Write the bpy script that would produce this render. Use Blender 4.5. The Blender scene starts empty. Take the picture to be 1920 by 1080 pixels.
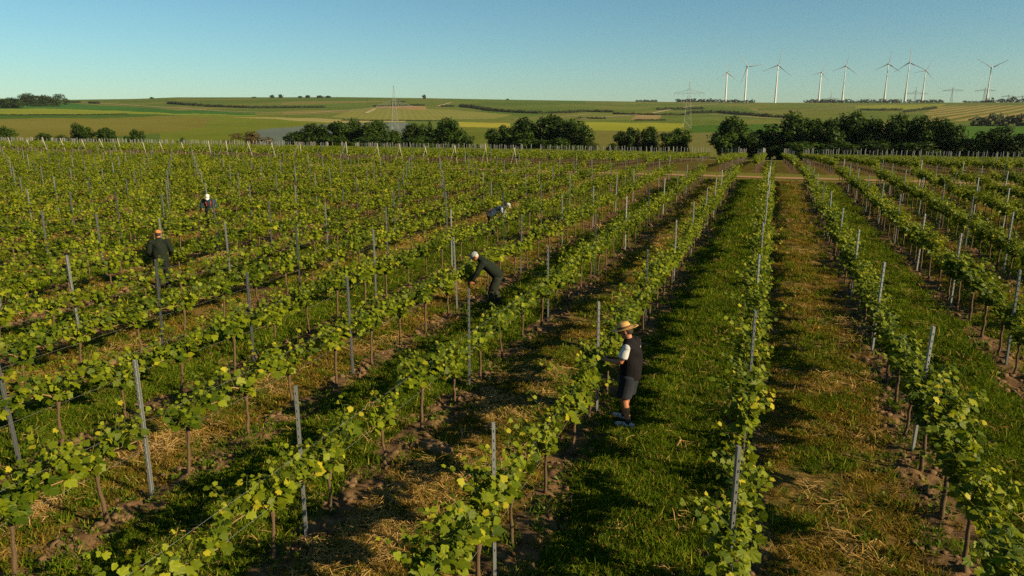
import bpy, bmesh, math, random
import numpy as np, time
T0 = time.time()
from mathutils import Vector, Matrix, Euler

# ------------------------------------------------------------------ camera, sky, sun, exposure
scn = bpy.context.scene
C = scn.collection
H = 5.1                                   # camera height above the vineyard floor
FPX = 1330.0                              # focal length in pixels of a 1920 wide frame
PITCH = math.atan(325 / FPX)
YAW = math.radians(19.88)                 # vine rows run along +Y, the camera is turned left of them
cam_data = bpy.data.cameras.new('camera')
cam = bpy.data.objects.new('camera', cam_data)
C.objects.link(cam)
cam.location = (0, 0, H)
cam.rotation_euler = (math.pi / 2 - PITCH, 0, YAW)
cam_data.sensor_width = 36.0
cam_data.lens = FPX / 1920 * 36.0
cam_data.clip_start = 0.1
cam_data.clip_end = 30000
scn.camera = cam

SUN_EL = math.radians(24.5)
SUN_DIR = Vector((math.cos(SUN_EL) * 0.985, math.cos(SUN_EL) * -0.17, math.sin(SUN_EL))).normalized()
world = bpy.data.worlds.new('World')
scn.world = world
world.use_nodes = True
wn = world.node_tree.nodes
wl = world.node_tree.links
wn.clear()
sky = wn.new('ShaderNodeTexSky')
sky.sky_type = 'NISHITA'
sky.sun_disc = False
sky.sun_elevation = SUN_EL
sky.sun_rotation = math.atan2(SUN_DIR.x, SUN_DIR.y)
sky.air_density = 1.0
sky.dust_density = 0.2
sky.ozone_density = 7.0
tint = wn.new('ShaderNodeMix'); tint.data_type = 'RGBA'; tint.blend_type = 'MULTIPLY'
tint.inputs[0].default_value = 1.0
tint.inputs[7].default_value = (0.88, 1.0, 0.79, 1)
bg = wn.new('ShaderNodeBackground'); bg.inputs[1].default_value = 0.055
wo = wn.new('ShaderNodeOutputWorld')
wl.new(sky.outputs[0], tint.inputs[6]); wl.new(tint.outputs[2], bg.inputs[0]); wl.new(bg.outputs[0], wo.inputs[0])

sun_data = bpy.data.lights.new('sun', 'SUN')
sun_data.energy = 5.0
sun_data.color = (1.0, 0.78, 0.48)
sun_data.angle = math.radians(0.53)
sun = bpy.data.objects.new('sun', sun_data)
C.objects.link(sun)
sun.rotation_euler = (-SUN_DIR).to_track_quat('-Z', 'Y').to_euler()

vs = scn.view_settings
vs.view_transform = 'Standard'; vs.look = 'None'; vs.gamma = 1.0; vs.exposure = 1.12
vs.use_curve_mapping = False
scn.render.engine = 'CYCLES'
scn.cycles.max_bounces = 6
scn.cycles.diffuse_bounces = 2
scn.cycles.glossy_bounces = 2
scn.cycles.transmission_bounces = 3
scn.cycles.transparent_max_bounces = 4
scn.cycles.use_adaptive_sampling = True
scn.cycles.adaptive_threshold = 0.012
scn.cycles.use_denoising = False

# ------------------------------------------------------------------ helpers
rng = np.random.default_rng(7)
random.seed(7)
FWD = np.array([-math.sin(YAW) * math.cos(PITCH), math.cos(YAW) * math.cos(PITCH), -math.sin(PITCH)])
RGT = np.array([math.cos(YAW), math.sin(YAW), 0.0])
UPV = np.cross(RGT, FWD)

def ray(x, y):
    d = FWD * FPX + RGT * (x - 960) + UPV * (540 - y)
    return d / np.linalg.norm(d)

def project(p):
    v = np.asarray(p, float) - np.array([0, 0, H])
    w = v @ FWD
    w = np.where(np.abs(w) < 1e-3, 1e-3, w)
    return 960 + FPX * (v @ RGT) / w, 540 - FPX * (v @ UPV) / w, w

def in_frame(p, m=0):
    x, y, w = project(p)
    return (w > 1) & (x > -m) & (x < 1920 + m) & (y > -m) & (y < 1080 + m)

def tag(o, label=None, cat=None, group=None, kind=None):
    if label: o['label'] = label
    if cat: o['category'] = cat
    if group: o['group'] = group
    if kind: o['kind'] = kind
    return o

def link(name, data, parent=None, loc=None, rot=None):
    o = bpy.data.objects.new(name, data)
    C.objects.link(o)
    if parent is not None: o.parent = parent
    if loc is not None: o.location = loc
    if rot is not None: o.rotation_euler = rot
    return o

def empty(name, loc, rz=0.0):
    o = link(name, None, None, loc, (0, 0, rz))
    o.empty_display_size = 0.2
    return o

class MB:
    """collects shapes into one mesh"""
    def __init__(self):
        self.v = []; self.f = []; self.t = []
    def add(self, vs_, fs_, tint=0.5):
        n = len(self.v)
        self.v.extend([tuple(p) for p in vs_]); self.t.extend([tint] * len(vs_))
        self.f.extend([tuple(i + n for i in f) for f in fs_])
        return self
    def tube(self, pts, rad, seg=8, side=None, caps=True):
        pts = [Vector(p) for p in pts]
        n = len(pts)
        rings = []
        sd = Vector(side) if side is not None else None
        prev = None
        for i, p in enumerate(pts):
            a = pts[max(i - 1, 0)]; b = pts[min(i + 1, n - 1)]
            t = (b - a).normalized()
            if sd is not None:
                u = (sd - t * sd.dot(t)).normalized()
            else:
                if prev is None:
                    ref = Vector((1, 0, 0)) if abs(t.x) < 0.8 else Vector((0, 1, 0))
                else:
                    ref = prev
                u = (ref - t * ref.dot(t)).normalized()
                prev = u
            w = t.cross(u)
            r = rad[i] if isinstance(rad, (list, tuple)) else rad
            rx, ry = r if isinstance(r, (list, tuple)) else (r, r)
            rings.append([p + u * (rx * math.cos(2 * math.pi * k / seg)) + w * (ry * math.sin(2 * math.pi * k / seg)) for k in range(seg)])
        vs_ = [q for r in rings for q in r]
        fs_ = []
        for i in range(n - 1):
            for k in range(seg):
                k2 = (k + 1) % seg
                fs_.append((i * seg + k, i * seg + k2, (i + 1) * seg + k2, (i + 1) * seg + k))
        if caps:
            fs_.append(tuple(range(seg))[::-1]); fs_.append(tuple((n - 1) * seg + k for k in range(seg)))
        return self.add(vs_, fs_)
    def limb(self, pts, rad, seg=12, side=None, flat=''):
        """tube with rounded ends (or cut flat at a = start, b = end), closed, for remeshing"""
        pts = [Vector(p) for p in pts]
        if side is None:
            ts = [(q - p).normalized() for p, q in zip(pts, pts[1:])]
            side = min(((1, 0, 0), (0, 1, 0), (0, 0, 1)), key=lambda ax: max(abs(t.dot(Vector(ax))) for t in ts) + (.0 if ax[0] else .05))
        rr = [r if isinstance(r, (list, tuple)) else (r, r) for r in rad]
        t0 = (pts[0] - pts[1]).normalized(); t1 = (pts[-1] - pts[-2]).normalized()
        m0 = min(rr[0]); m1 = min(rr[-1])
        P = [pts[0] + t0 * m0, pts[0] + t0 * m0 * 0.7] + pts + [pts[-1] + t1 * m1 * 0.7, pts[-1] + t1 * m1]
        R = [(rr[0][0] * .15, rr[0][1] * .15), (rr[0][0] * .7, rr[0][1] * .7)] + rr + [(rr[-1][0] * .7, rr[-1][1] * .7), (rr[-1][0] * .15, rr[-1][1] * .15)]
        if 'a' in flat: P, R = P[2:], R[2:]
        if 'b' in flat: P, R = P[:-2], R[:-2]
        return self.tube(P, R, seg, side)
    def ball(self, c, r, seg=12, rings=8):
        c = Vector(c); r = r if isinstance(r, (list, tuple)) else (r, r, r)
        vs_ = [c + Vector((0, 0, r[2]))]
        for i in range(1, rings):
            a = math.pi * i / rings
            for k in range(seg):
                b = 2 * math.pi * k / seg
                vs_.append(c + Vector((r[0] * math.sin(a) * math.cos(b), r[1] * math.sin(a) * math.sin(b), r[2] * math.cos(a))))
        vs_.append(c - Vector((0, 0, r[2])))
        fs_ = [(0, 1 + k, 1 + (k + 1) % seg) for k in range(seg)]
        for i in range(rings - 2):
            for k in range(seg):
                k2 = (k + 1) % seg
                fs_.append((1 + i * seg + k, 1 + (i + 1) * seg + k, 1 + (i + 1) * seg + k2, 1 + i * seg + k2))
        last = len(vs_) - 1
        fs_ += [(last, 1 + (rings - 2) * seg + (k + 1) % seg, 1 + (rings - 2) * seg + k) for k in range(seg)]
        return self.add(vs_, fs_)
    def box(self, c, s):
        x, y, z = c; a, b, d = s[0] / 2, s[1] / 2, s[2] / 2
        vs_ = [(x + i * a, y + j * b, z + k * d) for i in (-1, 1) for j in (-1, 1) for k in (-1, 1)]
        return self.add(vs_, [(0, 1, 3, 2), (4, 6, 7, 5), (0, 4, 5, 1), (2, 3, 7, 6), (0, 2, 6, 4), (1, 5, 7, 3)])
    def lathe(self, prof, seg=20, c=(0, 0, 0), sq=(1, 1)):
        vs_ = []; n = len(prof)
        for r, z in prof:
            for k in range(seg):
                a = 2 * math.pi * k / seg
                vs_.append((c[0] + r * sq[0] * math.cos(a), c[1] + r * sq[1] * math.sin(a), c[2] + z))
        fs_ = [(i * seg + k, i * seg + (k + 1) % seg, (i + 1) * seg + (k + 1) % seg, (i + 1) * seg + k) for i in range(n - 1) for k in range(seg)]
        return self.add(vs_, fs_)
    def mesh(self, name, mat=None, smooth=False, tint=False, M=None):
        me = bpy.data.meshes.new(name)
        v = self.v if M is None else [tuple(M @ Vector(p)) for p in self.v]
        me.from_pydata(v, [], self.f)
        if tint:
            a = me.attributes.new('tint', 'FLOAT', 'POINT')
            a.data.foreach_set('value', np.array(self.t, dtype=np.float32))
        if mat is not None:
            for m_ in (mat if isinstance(mat, list) else [mat]): me.materials.append(m_)
        if smooth: me.polygons.foreach_set('use_smooth', [True] * len(me.polygons))
        me.update()
        return me

# value noise on a lattice, same function for the ground mesh and for what stands on it
_L = np.random.default_rng(3).random((256, 256))
def vnoise(x, y, s):
    x = np.asarray(x, float) / s; y = np.asarray(y, float) / s
    xi = np.floor(x).astype(int); yi = np.floor(y).astype(int)
    fx = x - xi; fy = y - yi
    fx = fx * fx * (3 - 2 * fx); fy = fy * fy * (3 - 2 * fy)
    a = _L[xi & 255, yi & 255]; b = _L[(xi + 1) & 255, yi & 255]
    c = _L[xi & 255, (yi + 1) & 255]; d = _L[(xi + 1) & 255, (yi + 1) & 255]
    return (a * (1 - fx) + b * fx) * (1 - fy) + (c * (1 - fx) + d * fx) * fy

def sstep(a, b, x):
    t = np.clip((np.asarray(x, float) - a) / (b - a), 0, 1)
    return t * t * (3 - 2 * t)

# ------------------------------------------------------------------ layout of the vineyard
ROW0, RS = -2.56, 2.49            # the straw-hatted man's row, row spacing
POST0, PS = 6.50, 5.06            # posts along a row
Y_END = 60.4                      # near block ends at the dirt track
R2, FAR0, FAR1 = 3.3, 69.0, 140.0 # far block: row spacing, start, end

def row_dist(x):
    u = (np.asarray(x, float) - ROW0) / RS
    return np.abs(u - np.round(u)) * RS

def lane_dry(x):
    """1 in straw-covered lanes, 0 in green lanes (they alternate)"""
    k = np.floor((np.asarray(x, float) - ROW0) / RS).astype(int)
    return (k & 1).astype(float)      # lane right of the man's row (k=0) is green

SKY_X = [-300, 0, 60, 130, 250, 330, 640, 800, 960, 1200, 1450, 1920, 2200]
SKY_Y = [184, 184.5, 186, 187, 185.5, 182.5, 182, 184, 187, 190.5, 192.5, 192, 192]
_az, _es = [], []
for sx_, sy_ in zip(SKY_X, SKY_Y):
    d_ = ray(sx_, sy_)
    _az.append(math.atan2(d_[0], d_[1])); _es.append(d_[2] / math.hypot(d_[0], d_[1]))
FR = np.log([150, 300, 430, 600, 800, 1000])
FE = [-0.056, -0.0365, -0.0268, -0.0175, -0.0085, -0.001]

def base_z(x, y):
    x = np.asarray(x, float); y = np.asarray(y, float)
    r = np.hypot(x, y) + 1e-6
    th = np.arctan2(x, y)
    zn = np.interp(y, [-1e4, 66, 75, 105, 140, 170, 220, 300], [0, 0, -0.25, -1.5, -3.2, -4.6, -6.0, -6.4])
    lr = np.log(r)
    e1 = np.interp(lr, FR, FE)
    es = np.interp(th, _az, _es)
    t = np.clip((lr - math.log(1000)) / (math.log(2250) - math.log(1000)), 0, 1)
    e2 = -0.001 + (es + 0.001) * (t * (1.35 - 0.35 * t))
    e = np.where(r < 1000, e1, e2) - 0.0007 * sstep(2250, 2600, r)
    zf = H + e * r
    # gentle swells of the hillside
    zf = zf + sstep(600, 1100, r) * (1 - sstep(1800, 2200, r)) * (vnoise(x + 5000, y, 420.0) - .5) * 4.0
    b = sstep(270, 400, r)
    zl = np.where(y > 20, zn, 0.0)
    return zl * (1 - b) + zf * b

def micro(x, y):
    x = np.asarray(x, float); y = np.asarray(y, float)
    r = np.hypot(x, y)
    d = row_dist(x)
    blk = (1 - sstep(59.5, 61, y))
    strip = np.exp(-(d / 0.33) ** 2)
    rough = (vnoise(x, y, .11) - .5) * .5 + (vnoise(x + 31, y + 7, .27) - .5) + (vnoise(x + 3, y + 71, .8) - .5) * .9
    z = blk * (strip * (0.035 + 0.115 * rough) + (1 - strip) * 0.03 * rough)
    return z * (1 - sstep(45, 60, r))

def gz(x, y):
    return base_z(x, y) + micro(x, y)

def gzf(x, y):
    return float(gz(np.array([x]), np.array([y]))[0])

def far_point(px, py, r):
    d = ray(px, py); k = r / math.hypot(d[0], d[1])
    return Vector((d[0] * k, d[1] * k, H + d[2] * k))

def ground_under(px, r):
    d = ray(px, 230); k = r / math.hypot(d[0], d[1])
    x, y = d[0] * k, d[1] * k
    return Vector((x, y, gzf(x, y)))

# ------------------------------------------------------------------ materials
MATS = {}
def new_mat(name):
    m = bpy.data.materials.new(name); m.use_nodes = True
    m.node_tree.nodes.clear()
    MATS[name] = m
    return m, m.node_tree.nodes, m.node_tree.links

class NT:
    def __init__(s, m, n, l): s.m, s.n, s.l = m, n, l
    def node(s, t, **k):
        x = s.n.new(t)
        for a, b in k.items(): setattr(x, a, b)
        return x
    def sock(s, inp, v):
        if hasattr(v, 'is_output'): s.l.new(v, inp)
        elif isinstance(v, (tuple, list)) and len(v) == 3 and inp.type == 'RGBA': inp.default_value = (*v, 1)
        else: inp.default_value = v
    def mix(s, f, a, b, mode='MIX'):
        x = s.node('ShaderNodeMix', data_type='RGBA', blend_type=mode)
        s.sock(x.inputs[0], f); s.sock(x.inputs[6], a); s.sock(x.inputs[7], b)
        return x.outputs[2]
    def math(s, op, a, b=0.0, clamp=False):
        x = s.node('ShaderNodeMath', operation=op, use_clamp=clamp)
        s.sock(x.inputs[0], a); s.sock(x.inputs[1], b)
        return x.outputs[0]
    def noise(s, vec, scale, detail=3, rough=.6):
        x = s.node('ShaderNodeTexNoise'); x.inputs['Scale'].default_value = scale
        x.inputs['Detail'].default_value = detail; x.inputs['Roughness'].default_value = rough
        if vec is not None: s.l.new(vec, x.inputs['Vector'])
        return x.outputs['Fac']
    def ramp(s, f, a, b):
        x = s.node('ShaderNodeMapRange', interpolation_type='SMOOTHSTEP')
        s.sock(x.inputs[0], f); x.inputs[1].default_value = a; x.inputs[2].default_value = b
        return x.outputs[0]
    def attr(s, name):
        return s.node('ShaderNodeAttribute', attribute_name=name).outputs['Fac']
    def pos(s): return s.node('ShaderNodeNewGeometry').outputs['Position']
    def objco(s): return s.node('ShaderNodeTexCoord').outputs['Object']
    def rand(s): return s.node('ShaderNodeObjectInfo').outputs['Random']
    def bump(s, h, strength=.4, dist=.02):
        x = s.node('ShaderNodeBump'); x.inputs['Strength'].default_value = strength; x.inputs['Distance'].default_value = dist
        s.l.new(h, x.inputs['Height']); return x.outputs['Normal']
    def bsdf(s, col, rough=.8, metal=0.0, spec=.3, normal=None):
        x = s.node('ShaderNodeBsdfPrincipled')
        s.sock(x.inputs['Base Color'], col); s.sock(x.inputs['Roughness'], rough)
        s.sock(x.inputs['Metallic'], metal); s.sock(x.inputs['Specular IOR Level'], spec)
        if normal is not None: s.l.new(normal, x.inputs['Normal'])
        return x.outputs[0]
    def out(s, sh):
        o = s.node('ShaderNodeOutputMaterial'); s.l.new(sh, o.inputs[0])
    def leafy(s, col, tcol, fac=.35, rough=.5, spec=.35):
        a = s.bsdf(col, rough, 0, spec)
        t = s.node('ShaderNodeBsdfTranslucent'); s.sock(t.inputs[0], tcol)
        x = s.node('ShaderNodeMixShader'); x.inputs[0].default_value = fac
        s.l.new(a, x.inputs[1]); s.l.new(t.outputs[0], x.inputs[2])
        return x.outputs[0]

def mat_plain(name, col, rough=.8, metal=0.0, spec=.3, var=.25, scale=12.0, bump=0.0):
    t = NT(*new_mat(name))
    n = t.noise(t.objco(), scale, 4)
    c2 = tuple(c * (1 - var) for c in col); c1 = tuple(min(1, c * (1 + var)) for c in col)
    c = t.mix(n, c2, c1)
    t.out(t.bsdf(c, rough, metal, spec, t.bump(n, bump, .01) if bump else None))
    return t.m

def mat_leaf(name, dark, light, young, fac=.35, tr=1.6, rough=.45, posvar=None):
    t = NT(*new_mat(name))
    r = t.rand()
    f = t.math('ADD', t.math('MULTIPLY', t.attr('tint'), .75), t.math('MULTIPLY', r, .25))
    if posvar:
        f = t.math('ADD', f, t.math('MULTIPLY', t.math('SUBTRACT', t.noise(t.pos(), posvar, 2), .5), .5), True)
    c = t.mix(t.ramp(f, .15, .75), dark, light)
    c = t.mix(t.ramp(f, .72, .97), c, young)
    tc = t.mix(1.0, c, (tr, tr * .95, tr * .5), 'MULTIPLY')
    t.out(t.leafy(c, tc, fac, rough, .12))
    return t.m

def mat_grass(name, a, b, c3, sc=.8):
    t = NT(*new_mat(name))
    n = t.noise(t.pos(), sc, 3)
    f = t.math('ADD', t.math('MULTIPLY', t.ramp(n, .35, .65), .6), t.math('MULTIPLY', t.rand(), .4))
    c = t.mix(f, a, b)
    c = t.mix(t.ramp(t.attr('tint'), .8, .95), c, c3)
    tc = t.mix(1.0, c, (1.4, 1.4, .8), 'MULTIPLY')
    t.out(t.leafy(c, tc, .3, .7, .04))
    return t.m

def mat_ground():
    t = NT(*new_mat('vineyard_floor'))
    p = t.pos()
    soil = t.attr('soil'); dry = t.attr('dry'); verge = t.attr('verge')
    n1 = t.noise(p, .9, 4); n2 = t.noise(p, 7.0, 5, .65); n3 = t.noise(p, 40.0, 3, .7)
    green = t.mix(t.ramp(n2, .3, .7), (.018, .030, .003), (.05, .070, .006))
    straw = t.mix(t.ramp(n2, .3, .7), (.075, .056, .015), (.20, .13, .042))
    straw = t.mix(t.ramp(n1, .42, .66), straw, (.055, .06, .014))
    green = t.mix(t.ramp(n1, .66, .8), green, (.08, .068, .018))
    dirt = t.mix(t.ramp(n2, .25, .75), (.042, .027, .014), (.18, .113, .056))
    dirt = t.mix(t.ramp(n3, .55, .8), dirt, (.25, .165, .088))
    c = t.mix(dry, green, straw)
    sm = t.math('ADD', soil, t.math('MULTIPLY', t.math('SUBTRACT', n2, .5), .9))
    c = t.mix(t.ramp(sm, .42, .62), c, dirt)
    vg = t.mix(t.ramp(n2, .3, .7), (.058, .08, .012), (.17, .15, .036))
    c = t.mix(t.ramp(t.math('ADD', verge, t.math('MULTIPLY', t.math('SUBTRACT', n1, .5), .8)), .4, .6), c, vg)
    h = t.math('ADD', t.math('MULTIPLY', n2, .6), t.math('MULTIPLY', n3, .4))
    c = t.mix(1.0, c, (.9, .9, .9), 'MULTIPLY')
    t.out(t.bsdf(c, 1.0, 0, .0, t.bump(h, .7, .03)))
    return t.m

def mat_field(name, a, b, stripe=0.0, ang=0.0, period=14.0, c_str=None, sc=.004, parcels=0.0):
    a = (a[0] * .96, a[1] * 1.28, a[2] * 1.1); b = (b[0] * .96, b[1] * 1.28, b[2] * 1.1)
    t = NT(*new_mat(name))
    p = t.pos()
    n = t.noise(p, sc, 5, .6); n2 = t.noise(p, .06, 4, .65)
    f = t.math('ADD', t.math('MULTIPLY', n, .65), t.math('MULTIPLY', n2, .35))
    c = t.mix(t.ramp(f, .35, .65), a, b)
    if parcels:
        mp = t.node('ShaderNodeMapping'); t.l.new(p, mp.inputs[0]); mp.inputs['Rotation'].default_value = (0, 0, .45); mp.inputs['Scale'].default_value = (1, .38, 0)
        vo = t.node('ShaderNodeTexVoronoi', distance='MANHATTAN'); vo.inputs['Scale'].default_value = parcels; vo.inputs['Randomness'].default_value = .8
        t.l.new(mp.outputs[0], vo.inputs['Vector'])
        sp = t.node('ShaderNodeSeparateColor'); t.l.new(vo.outputs['Color'], sp.inputs[0])
        c = t.mix(t.math('MULTIPLY', t.ramp(sp.outputs[0], .35, 1.0), .5), c, (.13, .125, .034))
        c = t.mix(t.math('MULTIPLY', t.ramp(sp.outputs[1], .45, 1.0), .8), c, (.055, .095, .018))
        c = t.mix(t.math('MULTIPLY', t.ramp(sp.outputs[2], .85, 1.0), .35), c, (.2, .145, .06))
    if stripe:
        mp = t.node('ShaderNodeMapping'); t.l.new(p, mp.inputs[0]); mp.inputs['Rotation'].default_value = (0, 0, ang)
        w = t.node('ShaderNodeTexWave', wave_type='BANDS', bands_direction='X')
        w.inputs['Scale'].default_value = 2 * math.pi / (20.0 * period) * 1.0
        w.inputs['Distortion'].default_value = .6; w.inputs['Detail'].default_value = 2
        t.l.new(mp.outputs[0], w.inputs['Vector'])
        c = t.mix(t.math('MULTIPLY', t.ramp(w.outputs['Fac'], .35, .75), stripe), c, c_str)
    t.out(t.bsdf(c, 1.0, 0, .0))
    return t.m

M_ground = mat_ground()
M_track = mat_plain('track_dirt', (.25, .15, .07), .95, 0, .1, .3, 1.2, .4)
M_leaf = mat_leaf('vine_leaf', (.034, .062, .003), (.145, .178, .006), (.29, .262, .016), .29, 1.8, .5)
M_leaf_obj = M_leaf
M_stem = mat_plain('green_shoot', (.075, .10, .018), .7, 0, .15, .3, 30)
M_cane = mat_plain('vine_cane', (.2, .13, .06), .8, 0, .2, .35, 40, .5)
M_bark = mat_plain('vine_bark', (.085, .058, .034), .95, 0, .1, .6, 60, .8)
t_ = NT(*new_mat('galvanised_steel'))
n_ = t_.noise(t_.objco(), 4, 3)
c_ = t_.mix(t_.rand(), (.10, .115, .12), (.30, .32, .32))
c_ = t_.mix(t_.math('MULTIPLY', t_.ramp(n_, .4, .8), .25), c_, (.2, .21, .2))
t_.out(t_.bsdf(c_, .48, .6, .5, t_.bump(n_, .1, .01)))
M_steel = t_.m
M_wire = mat_plain('wire_steel', (.28, .29, .28), .5, .5, .5, .1, 5)
M_wood = mat_plain('pale_wood', (.27, .25, .19), .85, 0, .2, .25, 10, .4)
M_greywood = mat_plain('weathered_wood', (.14, .145, .13), .85, 0, .2, .25, 10, .4)
M_clod = mat_plain('soil_clod', (.14, .09, .048), 1.0, 0, .05, .45, 25, .8)
M_grass = mat_grass('green_grass', (.032, .062, .003), (.094, .148, .006), (.21, .19, .028), .9)
M_drygrass = mat_grass('dry_grass', (.105, .082, .009), (.205, .140, .020), (.33, .22, .05), 1.3)
M_straw = mat_grass('straw', (.24, .155, .045), (.44, .29, .10), (.52, .37, .16), 3.0)
M_weed = mat_leaf('weed_leaf', (.028, .055, .005), (.075, .11, .009), (.14, .16, .02), .3, 1.4, posvar=.7)
M_tree = mat_leaf('tree_leaf', (.013, .029, .003), (.040, .078, .008), (.10, .15, .016), .25, 1.3, .6)
M_tree2 = mat_leaf('tree_leaf_light', (.015, .031, .004), (.040, .070, .008), (.095, .13, .016), .22, 1.3, .6)
M_bush = mat_leaf('bush_leaf_brown', (.05, .04, .014), (.10, .075, .028), (.17, .11, .05), .2, 1.2, .6)
M_hedge = mat_leaf('hedge_leaf', (.012, .02, .006), (.03, .042, .012), (.06, .07, .02), .15, 1.2, .7)
M_tbark = mat_plain('tree_bark', (.09, .065, .045), .95, 0, .1, .4, 3, .8)
M_turb = mat_plain('turbine_white', (.5, .5, .49), .5, 0, .4, .03, .1)
M_turbg = mat_plain('turbine_blade_grey', (.17, .19, .21), .5, 0, .4, .05, .1)
M_turbbase = mat_plain('turbine_tower_green_grey', (.42, .44, .40), .6, 0, .3, .03, .1)
M_pylon = mat_plain('pylon_steel', (.22, .23, .22), .6, .2, .3, .1, .5)
M_insul = mat_plain('insulator', (.12, .12, .13), .4, 0, .5, .1, 2)

# ------------------------------------------------------------------ ground and hills (one polar sheet, cut into fields)
th_f = np.radians(np.arange(-43.5, 43.51, 0.16))
th_c = np.radians(np.arange(51.5, 310, 8.0))
TH = np.concatenate([th_f, th_c]) - YAW
RR = np.concatenate([[0.4, 2.0, 4.0], np.geomspace(5.4, 70, 390), np.geomspace(70.8, 300, 118), np.geomspace(303, 2300, 205),
                     [2340, 2400, 2500, 2700, 2950, 3250, 3600, 4000]])
nt, nr = len(TH), len(RR)
gx = np.sin(TH)[None, :] * RR[:, None]; gy = np.cos(TH)[None, :] * RR[:, None]
gzz = gz(gx, gy)
V = np.stack([gx.ravel(), gy.ravel(), gzz.ravel()], 1)
ii, jj = np.meshgrid(np.arange(nr - 1), np.arange(nt), indexing='ij')
j2 = (jj + 1) % nt
QF = np.stack([ii * nt + jj, ii * nt + j2, (ii + 1) * nt + j2, (ii + 1) * nt + jj], -1).reshape(-1, 4)[:, ::-1]
cen = V[QF].mean(1)
px_, py_, w_ = project(cen)
rc = np.hypot(cen[:, 0], cen[:, 1])
is_ground = (cen[:, 1] < 152 + 4 * (vnoise(cen[:, 0], cen[:, 0] * 0, 30) - .5)) & (rc < 300) | (w_ < 1)

def in_poly(x, y, poly):
    ins = np.zeros(len(x), bool)
    n = len(poly)
    for i in range(n):
        x1, y1 = poly[i]; x2, y2 = poly[(i + 1) % n]
        c = ((y1 > y) != (y2 > y)) & (x < (x2 - x1) * (y - y1) / ((y2 - y1) if y2 != y1 else 1e-9) + x1)
        ins ^= c
    return ins

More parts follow.
